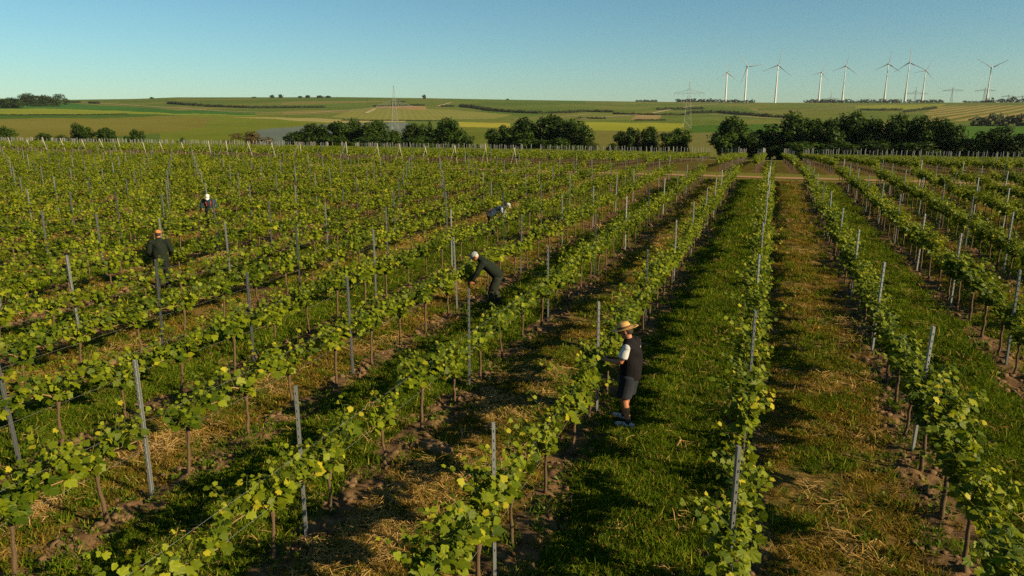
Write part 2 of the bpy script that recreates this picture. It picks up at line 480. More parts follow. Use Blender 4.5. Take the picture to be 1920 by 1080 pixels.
OL = [('olive', (.062, .072, .014), (.105, .105, .022))]
FIELDS = [  # name, label, polygon on the hillside, material
    ('field', 'olive green hillside below the skyline', None, mat_field('field_olive', (.066, .072, .016), (.105, .102, .025), parcels=.009)),
    ('field', 'green upper slope under the skyline beside the lone tree', [(330, 170), (1100, 170), (1100, 196), (860, 200), (640, 196), (560, 204), (330, 196)], mat_field('field_upper', (.055, .072, .014), (.088, .098, .022), .35, .6, 9, (.045, .06, .012), parcels=.006)),
    ('field', 'dark green strip of crop under the grove', [(-80, 190), (75, 190), (330, 206), (480, 213), (480, 216), (330, 213), (160, 205), (-80, 203)], mat_field('field_dark_green', (.026, .06, .014), (.045, .09, .02))),
    ('field', 'yellow green strip of crop across the slope', [(-80, 203), (160, 205), (330, 213), (480, 216), (480, 217), (240, 213.5), (-80, 215.5)], mat_field('field_yellow_green', (.13, .12, .018), (.18, .155, .025))),
    ('field', 'green band of crop above the brown field', [(-80, 215.5), (240, 213.5), (330, 216), (330, 217), (220, 221), (-80, 223)], mat_field('field_band_green', (.03, .055, .012), (.06, .08, .016))),
    ('field', 'wide brownish olive field behind the shrubs', [(-80, 223), (220, 221), (330, 216.5), (400, 222), (380, 240), (300, 250), (-80, 275)], mat_field('field_brown', (.10, .080, .016), (.14, .105, .026), .2, .2, 7, (.16, .10, .035))),
    ('field', 'olive yellow field beside the grey field', [(330, 216.5), (480, 217), (640, 226), (580, 236), (490, 243), (490, 275), (300, 275), (300, 250), (380, 240), (400, 222)], mat_field('field_olive_yellow', (.088, .088, .013), (.13, .115, .02))),
    ('field', 'tan bare strip above the trees', [(430, 219.5), (560, 221), (760, 226), (760, 229), (600, 229), (520, 224)], mat_field('field_tan_strip', (.21, .145, .06), (.27, .18, .08))),
    ('field', 'grey field under netting by the lattice pylon', [(480, 244), (560, 237), (640, 231), (700, 229.5), (770, 230), (770, 275), (480, 275)], mat_field('field_grey', (.085, .085, .085), (.12, .112, .11))),
    ('field', 'tan vineyard slope behind the lattice pylon', [(655, 207), (700, 201), (800, 203), (870, 208), (960, 214), (930, 222), (800, 226), (690, 224), (620, 219)], mat_field('field_tan_vines', (.14, .112, .032), (.17, .135, .042), .3, -.5, 8, (.11, .1, .028))),
    ('field', 'reddish bare earth patch on the slope', [(700, 199), (742, 197.5), (800, 199), (800, 205), (768, 205), (705, 201.5)], mat_field('field_red_earth', (.2, .095, .05), (.27, .14, .07))),
    ('field', 'ochre strip of ripe crop above the dark trees', [(850, 229), (955, 230), (955, 239), (850, 238)], mat_field('field_ochre', (.22, .15, .025), (.27, .19, .035))),
    ('field', 'olive field under the ochre strip', [(840, 238), (955, 239), (960, 285), (840, 285)], mat_field('field_low_olive', (.075, .075, .013), (.11, .098, .02))),
    ('field', 'yellow field of ripe crop between the tree groups', [(1085, 229), (1285, 231), (1275, 246), (1085, 245)], mat_field('field_yellow', (.17, .14, .018), (.22, .17, .026))),
    ('field', 'striped vineyard field below the yellow field', [(1085, 245.5), (1275, 246.5), (1300, 249), (1300, 300), (1085, 300)], mat_field('field_striped_low', (.075, .07, .014), (.115, .098, .024), .65, .75, 6, (.16, .12, .045))),
    ('field', 'bright green field beside the yellow field', [(1292, 236), (1460, 232), (1460, 250), (1300, 249)], mat_field('field_bright_green', (.038, .064, .010), (.052, .082, .014))),
    ('field', 'young vineyard with diagonal rows beside the lone broad tree', [(1300, 249), (1460, 250), (1460, 300), (1300, 300)], mat_field('field_diag_vines', (.055, .06, .014), (.075, .075, .02), .8, 1.15, 7, (.19, .15, .06))),
    ('field', 'red brown ploughed patch above the yellow field', [(1194, 215), (1240, 215), (1236, 224), (1182, 224)], mat_field('field_plough', (.18, .10, .05), (.24, .14, .07))),
    ('field', 'brown olive vineyard slope in the middle of the hill', [(1085, 207), (1194, 214), (1182, 225), (1085, 228)], mat_field('field_mid', (.10, .095, .024), (.14, .12, .036), .4, .3, 7, (.075, .08, .02))),
    ('field', 'striped vineyard on the hill above the small wood', [(1755, 199), (1960, 197), (1960, 224), (1740, 228), (1735, 212)], mat_field('field_striped_right', (.085, .075, .018), (.12, .098, .027), .75, .35, 22, (.26, .195, .075))),
    ('field', 'yellow strip of crop under the wind turbines', [(1605, 197.5), (1775, 194.8), (1765, 200), (1690, 205), (1680, 203), (1605, 201.5)], mat_field('field_yellow_top', (.13, .115, .02), (.18, .15, .028))),
    ('field', 'green meadow below the small wood', [(1800, 237), (1960, 236), (1960, 262), (1800, 262)], mat_field('field_meadow', (.045, .075, .014), (.065, .095, .02))),
    ('field', 'olive brown slope under the wind turbines', [(1420, 200), (1600, 198), (1610, 222), (1420, 222)], mat_field('field_right_slope', (.085, .082, .018), (.12, .105, .028), .3, .9, 12, (.06, .065, .014), parcels=.008)),
]
wob = (vnoise(px_, py_ * 0, 37) - .5) * 1.6
owner = np.full(len(QF), 0)
for k, (nm, lb, poly, mt) in enumerate(FIELDS):
    if poly: owner[in_poly(px_, py_ + wob, poly)] = k
owner[is_ground] = -1

def sub_mesh(name, sel, mats, smooth=True, attrs=False):
    f = QF[sel]
    used, inv = np.unique(f, return_inverse=True)
    me = bpy.data.meshes.new(name)
    vv = V[used]; ff = inv.reshape(-1, 4)
    me.vertices.add(len(vv)); me.vertices.foreach_set('co', vv.ravel().astype(np.float32))
    me.loops.add(ff.size); me.loops.foreach_set('vertex_index', ff.ravel().astype(np.int32))
    me.polygons.add(len(ff))
    me.polygons.foreach_set('loop_start', np.arange(0, ff.size, 4, dtype=np.int32))
    me.update(calc_edges=True)
    me.polygons.foreach_set('use_smooth', np.ones(len(ff), bool))
    me.materials.append(mats)
    if attrs:
        x, y = vv[:, 0], vv[:, 1]
        near = (y < Y_END + .6)
        d = row_dist(x)
        wv = (vnoise(x, y, .9) - .5) * .25
        soil = np.where(near, 1 - sstep(.16, .5, d + wv), 0)
        # barer soil towards the back left of the near block
        soil = np.maximum(soil, np.where(near, 1.25 * sstep(12, 26, y - .25 * x) * sstep(.35, .6, vnoise(x, y, 3.1)) * lane_dry(x) * (x < -8), 0))
        u2 = (x + 27.75) / R2; d2 = np.abs(u2 - np.round(u2)) * R2
        far = (y > FAR0 - 1)
        soil = np.where(far, .55 * (1 - sstep(.3, .8, d2)), soil)
        dry = np.where(near, lane_dry(x), .55)
        verge = sstep(Y_END - .2, Y_END + 1.2, y) * (1 - sstep(FAR0 - .5, FAR0 + 1.5, y))
        verge = np.maximum(verge, sstep(FAR1, FAR1 + 3, y) * .8)
        for nm, a in (('soil', soil), ('dry', dry), ('verge', verge)):
            at = me.attributes.new(nm, 'FLOAT', 'POINT'); at.data.foreach_set('value', a.astype(np.float32))
    me.update()
    return me

tag(link('ground', sub_mesh('ground', owner == -1, M_ground, attrs=True)), 'vineyard floor of grass, straw and tilled brown soil', kind='structure')
for k, (nm, lb, poly, mt) in enumerate(FIELDS):
    s_ = owner == k
    if s_.any(): tag(link('hillside' if k == 0 else 'field', sub_mesh(nm, s_, mt)), lb, kind='structure')

# dirt track between the two vineyard blocks
tb = MB()
xs_ = np.arange(-130, 45, .7)
vs_, fs_ = [], []
for i, x in enumerate(xs_):
    a = 62.3 + .35 * (float(vnoise(x, 0, 2.5)) - .5) + .01 * x * 0; b = 63.9 + .4 * (float(vnoise(x, 50, 3.1)) - .5)
    for t_ in np.linspace(0, 1, 7):
        rut = .012 - .03 * math.exp(-((t_ - .25) / .1) ** 2) - .03 * math.exp(-((t_ - .75) / .1) ** 2)
        y = a + (b - a) * t_
        vs_.append((x, y, gzf(x, y) + .035 + rut))
for i in range(len(xs_) - 1):
    for j in range(6):
        q = i * 7 + j
        fs_.append((q, q + 7, q + 8, q + 1))
tb.add(vs_, fs_)
tag(link('dirt_track', tb.mesh('dirt_track', M_track, True)), 'reddish dirt track crossing between the vineyard blocks', kind='structure')

# ------------------------------------------------------------------ grape vines
ORD = ['zeroth', 'first', 'second', 'third', 'fourth', 'fifth', 'sixth', 'seventh', 'eighth', 'ninth', 'tenth', 'eleventh', 'twelfth',
       'thirteenth', 'fourteenth', 'fifteenth', 'sixteenth', 'seventeenth', 'eighteenth', 'nineteenth', 'twentieth']
TENS = {2: 'twenty', 3: 'thirty', 4: 'forty', 5: 'fifty'}
def ordinal(n):
    if n <= 20: return ORD[n]
    t, u = divmod(n, 10)
    return TENS[t] + '-' + ORD[u] if u else TENS[t][:-1] + 'ieth'
def row_phrase(k):
    if k == 0: return 'row of the straw-hatted man'
    return ordinal(abs(k)) + ' row ' + ('right' if k > 0 else 'left') + ' of straw-hatted man'

def leaf_shape(seed):
    """five-lobed vine leaf, stalk end at the origin, tip towards +Y, unit size"""
    r = random.Random(seed)
    prof = [(0, 1.0), (20, .74), (30, .70), (50, .88), (66, .62), (80, .60), (104, .72), (135, .62), (165, .42)]
    out = []
    for a, q in prof: out.append((a, q * r.uniform(.92, 1.08)))
    for a, q in prof[1:][::-1]: out.append((-a, q * r.uniform(.92, 1.08)))
    fold = r.uniform(.15, .5); droop = r.uniform(.15, .5); tw = r.uniform(-.25, .25)
    vs_ = [(0, .12, 0)]
    for a, q in out:
        x = math.sin(math.radians(a)) * q * .62; y = .28 + math.cos(math.radians(a)) * q * .62
        vs_.append((x, y, -fold * x * x * 1.2 + fold * .35 * abs(x) - droop * (y - .2) ** 2 * .8 + tw * x * y + r.uniform(-.03, .03)))
    n = len(out)
    return vs_, [(0, 1 + i, 1 + (i + 1) % n) for i in range(n)]
LEAVES = [leaf_shape(s) for s in range(6)]
LEAF_ME = []
for i, (v_, f_) in enumerate(LEAVES):
    b = MB(); b.add(v_, f_, .25 + .1 * i); LEAF_ME.append(b.mesh('leaf', M_leaf, True, True))
YOUNG = []
for i, (v_, f_) in enumerate(LEAVES[:3]):
    b = MB(); b.add(v_, f_, .95 + .06 * i); YOUNG.append(b.mesh('young_leaf', M_leaf, True, True))

def make_vine(seed, n_shoot, lscale=1.0, reach=.72):
    r = random.Random(seed)
    v = {}
    hz = r.uniform(.60, .72); lx = r.uniform(-.05, .05); ly = r.uniform(-.08, .08)
    pts, rad = [], []
    for i in range(7):
        t = i / 6
        pts.append((lx * t + r.uniform(-.012, .012), ly * t + r.uniform(-.02, .02), -.06 + (hz + .06) * t))
        rad.append(.029 - .010 * t + (.012 if i == 0 else 0) + (.016 if i == 6 else 0) + r.uniform(-.003, .003))
    pts.append((lx + .01, ly + r.uniform(-.03, .03), hz + .05)); rad.append(.018)
    b = MB().tube(pts, rad, 7); v['trunk'] = b.mesh('trunk', M_bark, True)
    head = Vector((lx, ly, hz))
    b = MB(); spots = []
    for sgn, ln in ((1, reach * r.uniform(.8, 1.15)), (-1, reach * r.uniform(.55, 1.0))):
        cp = []
        for i in range(9):
            t = i / 8
            arch = math.sin(min(1, t * 1.5) * math.pi * .62)
            cp.append(head + Vector((r.uniform(-.015, .015), sgn * ln * (t ** 1.15), .02 + .2 * arch - .02 * t)))
        b.tube(cp, [.011 - .005 * i / 8 for i in range(9)], 5)
        ns = max(2, int(n_shoot * (ln / (2 * reach)) + .5))
        for i in range(ns):
            q = (i + r.uniform(.2, .8)) / ns * 7.6 + .3
            a = int(q); a = min(a, 7)
            spots.append((cp[a].lerp(cp[a + 1], q - a), sgn))
    for _ in range(4): spots.append((head + Vector((0, r.uniform(-.04, .04), .03)), 0))
    v['cane'] = b.mesh('cane', M_cane, True)
    shoots = []
    for p, sgn in spots:
        L = r.uniform(.28, .64)
        d = Vector((r.gauss(0, .29), r.gauss(0, .34) + .1 * sgn, .9)).normalized()
        bend = Vector((r.gauss(0, .24), r.gauss(0, .35), -.12)); wig = Vector((r.gauss(0, .05), r.gauss(0, .05), 0))
        sp = [p + d * (L * t) + bend * (t * t * L) + wig * (L * math.sin(t * 5)) for t in (0, .33, .66, 1)]
        sm = MB().tube(sp, [.0048, .004, .003, .0015], 4, caps=False)
        lv = []
        nl = max(5, int(L / .046))
        ang = r.uniform(0, 6.28)
        for i in range(nl + 2):
            t = min(.999, (i + .6) / nl)
            a = int(min(2, t * 3)); q = sp[a].lerp(sp[a + 1], t * 3 - a)
            ang += math.pi + r.uniform(-.7, .7)
            size = (.143 - .076 * max(0, t - .25) / .75) * r.uniform(.7, 1.18) * lscale
            o = Vector((math.cos(ang), math.sin(ang) * .85, r.uniform(-.25, .5))).normalized()
            pet = q + o * (size * .45)
            sm.tube([q, pet], [.002, .0015], 3, caps=False)
            # leaf blade: hangs outwards and down, upper side to the light
            yv = (o + Vector((0, 0, r.uniform(-.75, .15)))).normalized()
            zv = (Vector((r.gauss(.68, .55), r.gauss(-.12, .55), .72)) + o * .35)
            zv = (zv - yv * zv.dot(yv)).normalized()
            xv = yv.cross(zv)
            M = Matrix((xv, yv, zv)).transposed().to_4x4()
            M = Matrix.Translation(pet) @ M @ Matrix.Scale(size, 4)
            tint_ = min(1, max(0, r.gauss(.38, .26) + .36 * max(0, t - .5)))
            lv.append((r.randrange(6), M, tint_))
        shoots.append((sm, lv))
    v['shoots'] = shoots
    fol = MB()
    for sm, lv in shoots:
        for li, M, tt in lv:
            fol.add([M @ Vector(q) for q in LEAVES[li][0]], LEAVES[li][1], tt)
    v['foliage'] = fol.mesh('foliage', M_leaf, True, True)
    allst = MB()
    for sm, lv in shoots: allst.add(sm.v, sm.f)
    v['stems'] = allst.mesh('shoots', M_stem, False)
    v['shoot_me'] = [sm.mesh('shoot', M_stem, True) for sm, lv in shoots]
    return v

VINES = [make_vine(100 + i, n) for i, n in enumerate([16, 17, 18, 19, 20, 21, 22, 23, 24, 25, 26, 27])] + \
        [make_vine(200 + i, n, 1.0, .6) for i, n in enumerate([9, 11, 12, 13, 14])]

spots = []          # (k, y, x) of every vine of the near block near the frame
k_lo, k_hi = -37, 9
VS = PS / 4
for k in range(k_lo, k_hi + 1):
    x0 = ROW0 + k * RS
    ys = np.arange(POST0 - PS * 1 + VS / 2, Y_END - .4, VS)
    for j, y in enumerate(ys):
        ok = in_frame(np.array([x0, y, .9]), 170)
        if ok: spots.append((k, x0 + random.uniform(-.04, .04), y + random.uniform(-.1, .1)))
PEOPLE_XY = [(-1.93, 11.18), (-6.85, 17.2), (-10.93, 28.1), (-16.9, 15.95), (-23.5, 25.2)]
def seen(k, x, y): return bool(in_frame(np.array([x, y, 1.0]), -8))
vis = sorted([s for s in spots if seen(*s)], key=lambda s: math.hypot(s[1], s[2]))
chosen = vis[:300]
cset = set(chosen)
rank = {}
for k in range(k_lo, k_hi + 1):
    for n, s in enumerate(sorted([s for s in vis if s[0] == k], key=lambda s: s[2])): rank[s] = n + 1

def pick(k, x, y, rr):
    d = math.hypot(x, y)
    sparse = .2 if (k <= -2 and d < 13) else ((.42 if k < -3 and d > 19 else .16) if k < 0 else .05)
    if k in (0, 1, 2, 3, 4): sparse = .02
    for px_p, py_p in PEOPLE_XY:
        dp = math.hypot(px_p, py_p); al = (x * px_p + y * py_p) / dp; ac = abs(x * py_p - y * px_p) / dp
        if dp - 5.5 < al < dp and ac < .8 and dp > 14: return 12 + rr.randrange(2)
    if rr.random() < sparse: return 12 + rr.randrange(5)
    lo = 6 if k in (0, 1, 2, 3, 4) else (3 if k < -1 and math.hypot(x, y) < 16 else 0)
    return lo + rr.randrange((7 if k < -3 and d > 19 else 12) - lo)

vr = random.Random(11)
rest_pts = []
n_leaf_parts = 0
for s in sorted(spots, key=lambda s: math.hypot(s[1], s[2])):
    k, x, y = s
    vi = pick(k, x, y, vr)
    z = gzf(x, y)
    flip = vr.random() < .5
    rz = vr.uniform(-.2, .2)
    sc = vr.uniform(.9, 1.12) * (1.06 if k >= 1 else 1.0)
    if s not in cset:
        rest_pts.append((x, y, z, rz, sc, vi)); continue
    root = empty('grape_vine', (x, y, z - .01), rz)
    root.scale = (sc, sc, sc)
    v = VINES[vi]
    tag(root, 'leafy grape vine, %s from the front, %s' % (ordinal(rank[s]), row_phrase(k)), 'grape vine', 'vines of the near block')
    link('trunk', v['trunk'], root); link('cane', v['cane'], root)
    if math.hypot(x, y) < 10.2:
        for sm, (_, lv) in zip(v['shoot_me'], v['shoots']):
            so = link('shoot', sm, root)
            for li, M, tt in lv:
                me = YOUNG[li % 3] if tt > .72 else LEAF_ME[min(5, max(0, int((tt) * 6.5)))]
                lo_ = link('leaf', me, so)
                lo_.matrix_basis = M
                n_leaf_parts += 1
    else:
        tag(link('foliage', v['foliage'], root), kind='stuff'); tag(link('shoots', v['stems'], root), kind='stuff')
print('vines', len(chosen), 'rest', len(rest_pts), 'leaf parts', n_leaf_parts)

# ---- instancing of the uncountable rest on points
def scatter(name, pts, protos, label, cat):
    """pts rows: x y z rx ry rz s idx"""
    P = np.array(pts, float)
    me = bpy.data.meshes.new(name)
    me.vertices.add(len(P)); me.vertices.foreach_set('co', P[:, :3].ravel().astype(np.float32))
    a = me.attributes.new('rot', 'FLOAT_VECTOR', 'POINT'); a.data.foreach_set('vector', P[:, 3:6].ravel().astype(np.float32))
    a = me.attributes.new('scl', 'FLOAT', 'POINT'); a.data.foreach_set('value', P[:, 6].astype(np.float32))
    a = me.attributes.new('idx', 'INT', 'POINT'); a.data.foreach_set('value', P[:, 7].astype(np.int32))
    me.update()
    col = bpy.data.collections.new(name + '_kinds')
    for i, pm in enumerate(protos):
        col.objects.link(bpy.data.objects.new('%s_kind_%02d' % (name, i), pm))
    ng = bpy.data.node_groups.new(name, 'GeometryNodeTree')
    ng.interface.new_socket('Geometry', in_out='INPUT', socket_type='NodeSocketGeometry')
    ng.interface.new_socket('Geometry', in_out='OUTPUT', socket_type='NodeSocketGeometry')
    N, L = ng.nodes, ng.links
    gi = N.new('NodeGroupInput'); go = N.new('NodeGroupOutput')
    ci = N.new('GeometryNodeCollectionInfo'); ci.inputs['Collection'].default_value = col
    ci.inputs['Separate Children'].default_value = True; ci.inputs['Reset Children'].default_value = True
    iop = N.new('GeometryNodeInstanceOnPoints'); iop.inputs['Pick Instance'].default_value = True
    def na(n, t):
        x = N.new('GeometryNodeInputNamedAttribute'); x.data_type = t; x.inputs[0].default_value = n
        return [o for o in x.outputs if o.enabled and o.name == 'Attribute'][0]
    e2r = N.new('FunctionNodeEulerToRotation')
    L.new(na('rot', 'FLOAT_VECTOR'), e2r.inputs[0])
    L.new(gi.outputs[0], iop.inputs['Points']); L.new(ci.outputs[0], iop.inputs['Instance'])
    L.new(na('idx', 'INT'), iop.inputs['Instance Index']); L.new(e2r.outputs[0], iop.inputs['Rotation'])
    L.new(na('scl', 'FLOAT'), iop.inputs['Scale']); L.new(iop.outputs[0], go.inputs[0])
    o = link(name, me)
    md = o.modifiers.new('scatter', 'NODES'); md.node_group = ng
    return tag(o, label, cat, kind='stuff')

def joined(name, parts):
    """several meshes joined to one with their materials"""
    mats, vs_, fs_, mi, tt = [], [], [], [], []
    for me in parts:
        n = len(vs_); base = len(mats); mats.append(me.materials[0])
        vs_ += [tuple(v.co) for v in me.vertices]
        tt += [d.value for d in me.attributes['tint'].data] if 'tint' in me.attributes else [.5] * len(me.vertices)
        for p in me.polygons: fs_.append(tuple(i + n for i in p.vertices)); mi.append(base)
    out = bpy.data.meshes.new(name); out.from_pydata(vs_, [], fs_)
    for m in mats: out.materials.append(m)
    out.polygons.foreach_set('material_index', mi)
    a = out.attributes.new('tint', 'FLOAT', 'POINT'); a.data.foreach_set('value', np.array(tt, np.float32))
    out.update()
    return out

def light_foliage(v, keep=.5, grow=1.45):
    b = MB(); rr = random.Random(3)
    for sm, lv in v['shoots']:
        for li, M, tt in lv:
            if rr.random() > keep: continue
            q = M @ Matrix.Scale(grow, 4)
            b.add([q @ Vector(p) for p in ((0, .05, 0), (.5, .35, .05), (0, .95, -.25), (-.5, .35, .05))], [(0, 1, 2), (0, 2, 3)], tt)
    return b.mesh('foliage_far', M_leaf, False, True)
WHOLE_FAR = [joined('vine_far', [v['trunk'], light_foliage(v)]) for v in VINES]
WHOLE = [joined('vine_whole', [v['trunk'], v['cane'], v['foliage']]) for v in VINES]
rows = [(x, y, z - .01, 0, 0, rz, sc, vi) for x, y, z, rz, sc, vi in rest_pts]
scatter('vine_rows', rows, WHOLE, 'remaining rows of leafy grape vines further back in the near block', 'vines')

far_rows = []
for k in range(-60, 24):
    x0 = -27.75 + k * R2
    if abs(float(project(np.array([x0, 105.0, -1.5]))[0]) - 1352) < 20: continue
    for y in np.arange(FAR0 + .5, FAR1, 1.15):
        if in_frame(np.array([x0, y, gzf(x0, y) + .9]), 60):
            far_rows.append((x0 + vr.uniform(-.08, .08), y + vr.uniform(-.15, .15), gzf(x0, y), 0, 0, vr.uniform(-.2, .2), vr.uniform(.98, 1.14), vr.randrange(3, 12)))
scatter('far_vine_rows', far_rows, WHOLE_FAR, 'dense rows of grape vines beyond the dirt track', 'vines')

# ------------------------------------------------------------------ trellis posts
def post_mesh(h=2.06):
    b = MB()
    sec = [(-.017, -.024), (.019, -.024), (.019, -.016), (-.010, -.016), (-.010, .016), (.019, .016), (.019, .024), (-.017, .024)]
    zs = [-.25, h]
    vs_ = [(x, y, z) for z in zs for x, y in sec]
    n = len(sec)
    fs_ = [(i, (i + 1) % n, n + (i + 1) % n, n + i) for i in range(n)]
    fs_ += [(n + 0, n + 1, n + 2, n + 3), (n + 3, n + 4, n + 7, n + 0), (n + 4, n + 5, n + 6, n + 7)]
    b.add(vs_, fs_)
    z = .45
    while z < h - .03:
        for y in (-.0275, .0275): b.box((.010, y, z), (.010, .009, .03))
        z += .11
    return b.mesh('post', M_steel)
POST_ME = [post_mesh(h) for h in (1.96, 1.99, 2.02)]
pr = random.Random(5)
posts = []
for k in range(k_lo, k_hi + 1):
    x0 = ROW0 + k * RS
    for j in range(-1, 12):
        y = POST0 + j * PS
        if y > Y_END: continue
        if in_frame(np.array([x0, y, 1.0]), 170): posts.append((k, x0, y))
vis = [p for p in posts if seen(*p) or in_frame(np.array([p[1], p[2], 2.0]), -5) or in_frame(np.array([p[1], p[2], .2]), -5)]
vis = sorted(vis, key=lambda s: math.hypot(s[1], s[2]))[:300]
rank = {}
for k in range(k_lo, k_hi + 1):
    for n, s in enumerate(sorted([s for s in vis if s[0] == k], key=lambda s: s[2])): rank[s] = n + 1
hidden_posts = []
for s in posts:
    k, x, y = s
    z = gzf(x, y); me = pr.choice(POST_ME)
    q_ = .25 if math.hypot(x, y) < 10 else 1.0
    rot = (pr.gauss(0, .012) * q_, pr.gauss(0, .014) * q_, .3 + pr.uniform(-.25, .25))
    if s in rank:
        o = link('trellis_post', me, None, (x + pr.uniform(-.02, .02), y + pr.uniform(-.04, .04), z), rot)
        tag(o, 'grey metal post, %s from the front, %s' % (ordinal(rank[s]), row_phrase(k)), 'post', 'trellis posts of the near block')
    else: hidden_posts.append((x, y, z, *rot, 1, 0))
print('posts', len(rank), 'others', len(hidden_posts))
fp = list(hidden_posts)
for k in range(-60, 24):
    x0 = -27.75 + k * R2
    if abs(float(project(np.array([x0, 105.0, -1.5]))[0]) - 1352) < 20: continue
    for y in list(np.arange(FAR0 + 4.5, FAR1 - 2, 5.0)) + [FAR1]:
        z = gzf(x0, y)
        if in_frame(np.array([x0, y, z + 1.5]), 20):
            fp.append((x0 + pr.uniform(-.05, .05), y + pr.uniform(-.1, .1), z, pr.gauss(0, .015), pr.gauss(0, .015), pr.uniform(-.2, .2), pr.uniform(.97, 1.08), pr.randrange(3) if y < 108 else 3))
scatter('far_trellis_posts', fp, POST_ME + [MB().tube([(0, 0, -.2), (0, 0, 1.0), (0, 0, 2.15)], [.05, .048, .045], 7).mesh('wood_post', M_greywood, True)], 'thin grey posts standing among the vines beyond the dirt track', 'posts')

# leaning end posts of the far block, with their anchor wires
b = MB().tube([(0, 0, -.2), (0, 0, 1.2), (0, 0, 2.3)], [.05, .046, .042], 8)
END_ME = b.mesh('end_post_shaft', M_wood, True)
b = MB().tube([(0, .28, 2.0), (0, -1.35, 0)], [.006, .006], 4)
ANCH_ME = b.mesh('anchor_wire', M_wire)
n_end = 0
ends = []
for k in range(-26, 2):
    x0 = -27.75 + k * R2; y = FAR0 + .3
    if in_frame(np.array([x0, y, gzf(x0, y) + 1.2]), -4) and pr.random() > .12: ends.append((x0 + pr.uniform(-.5, .5), y + pr.uniform(-.3, .5)))
for n, (x0, y) in enumerate(ends):
    root = empty('end_post', (x0, y, gzf(x0, y)))
    s_ = link('shaft', END_ME, root); s_.rotation_euler = (.25 + pr.uniform(-.13, .13), pr.uniform(-.08, .08), 0); s_.scale = (1, 1, pr.uniform(.86, 1.05))
    w_o = link('anchor_wire', ANCH_ME, root); w_o.rotation_euler = (0, 0, 0); w_o.location = (0, -.75, 0)
    tag(root, 'pale leaning end post, %s from the left beyond the dirt track' % ordinal(n + 1), 'end post', 'leaning end posts beyond the track')

# trellis wires of the rows one can see close up
for k in range(-5, 4):
    x0 = ROW0 + k * RS
    for wz, wn_ in ((.74, 'lower'), (1.12, 'upper')):
        pts = []
        for j in range(-1, 8):
            y = POST0 + j * PS
            pts.append((x0 + .03, y, gzf(x0, y) + wz)); 
            if j < 7: pts.append((x0 + .03, y + PS / 2, gzf(x0, y) + wz - .012))
        b = MB().tube(pts, .0012, 4)
        tag(link('trellis_wire', b.mesh('trellis_wire', M_wire)), '%s thin steel wire strung between posts, %s' % (wn_, row_phrase(k)), 'wire', 'trellis wires')

# ------------------------------------------------------------------ ground cover
def tuft_mesh(name, mat, seed, n=16, h=.13, spread=.09, lean=.6, wid=.006):
    r = random.Random(seed); b = MB()
    for i in range(n):
        a = r.uniform(0, 6.28); d = spread * math.sqrt(r.random())
        p = Vector((math.cos(a) * d, math.sin(a) * d, -.01))
        hh = h * r.uniform(.5, 1.25); w = wid * r.uniform(.7, 1.3)
        dr = Vector((r.gauss(0, lean), r.gauss(0, lean), 0))
        s = Vector((-math.sin(a + r.uniform(-1, 1)), math.cos(a), 0)).normalized() * w
        m = p + dr * (hh * .35) + Vector((0, 0, hh * .6)); t = p + dr * hh + Vector((0, 0, hh * r.uniform(.7, 1)))
        b.add([p - s, p + s, m + s * .8, m - s * .8, t], [(0, 1, 2, 3), (3, 2, 4)], r.random())
    return b.mesh(name, mat, False, True)
def straw_mesh(seed, n=14, spread=.16):
    r = random.Random(seed); b = MB()
    for i in range(n):
        c = Vector((r.gauss(0, spread * .6), r.gauss(0, spread * .6), r.uniform(.005, .05)))
        a = r.uniform(0, 3.14); L = r.uniform(.06, .17); tl = r.gauss(0, .25)
        d = Vector((math.cos(a), math.sin(a), tl)) * L; s = Vector((-math.sin(a), math.cos(a), r.uniform(-.5, .5))).normalized() * r.uniform(.003, .006)
        m = c + Vector((0, 0, r.uniform(-.01, .025)))
        b.add([c - d - s, c - d + s, m + s, m - s, c + d + s, c + d - s], [(0, 1, 2, 3), (3, 2, 4, 5)], r.random())
    return b.mesh('straw', M_straw, False, True)
def clod_mesh(seed):
    r = random.Random(seed); bm = bmesh.new()
    bmesh.ops.create_icosphere(bm, subdivisions=2, radius=1)
    for v in bm.verts:
        v.co = v.co.normalized() * (1 + r.uniform(-.22, .22)); v.co.z *= .62
    me = bpy.data.meshes.new('clod'); bm.to_mesh(me); bm.free(); me.materials.append(M_clod)
    me.polygons.foreach_set('use_smooth', [True] * len(me.polygons))
    return me
def weed_mesh(seed, n=16):
    r = random.Random(seed); b = MB()
    for i in range(n):
        a = r.uniform(0, 6.28); L = r.uniform(.03, .075); el = r.uniform(.1, 1.0)
        d = Vector((math.cos(a) * math.cos(el), math.sin(a) * math.cos(el), math.sin(el)))
        s = Vector((-math.sin(a), math.cos(a), r.uniform(-.3, .3))) * (L * r.uniform(.2, .34))
        p = d * .02
        m = p + d * (L * .55); t = p + d * L + Vector((0, 0, -.25 * L))
        b.add([p, m + s, t, m - s], [(0, 1, 2), (0, 2, 3)], r.random())
    return b.mesh('weed', M_weed, False, True)
GR = [tuft_mesh('grass_tuft', M_grass, i, 22, .085 + .018 * (i % 3), .11) for i in range(5)]
DG = [tuft_mesh('dry_tuft', M_drygrass, 20 + i, 16, .065 + .016 * (i % 3), .11, .9) for i in range(5)]
ST = [straw_mesh(40 + i) for i in range(4)]
CL = [clod_mesh(60 + i) for i in range(4)]
WD = [weed_mesh(80 + i) for i in range(4)]

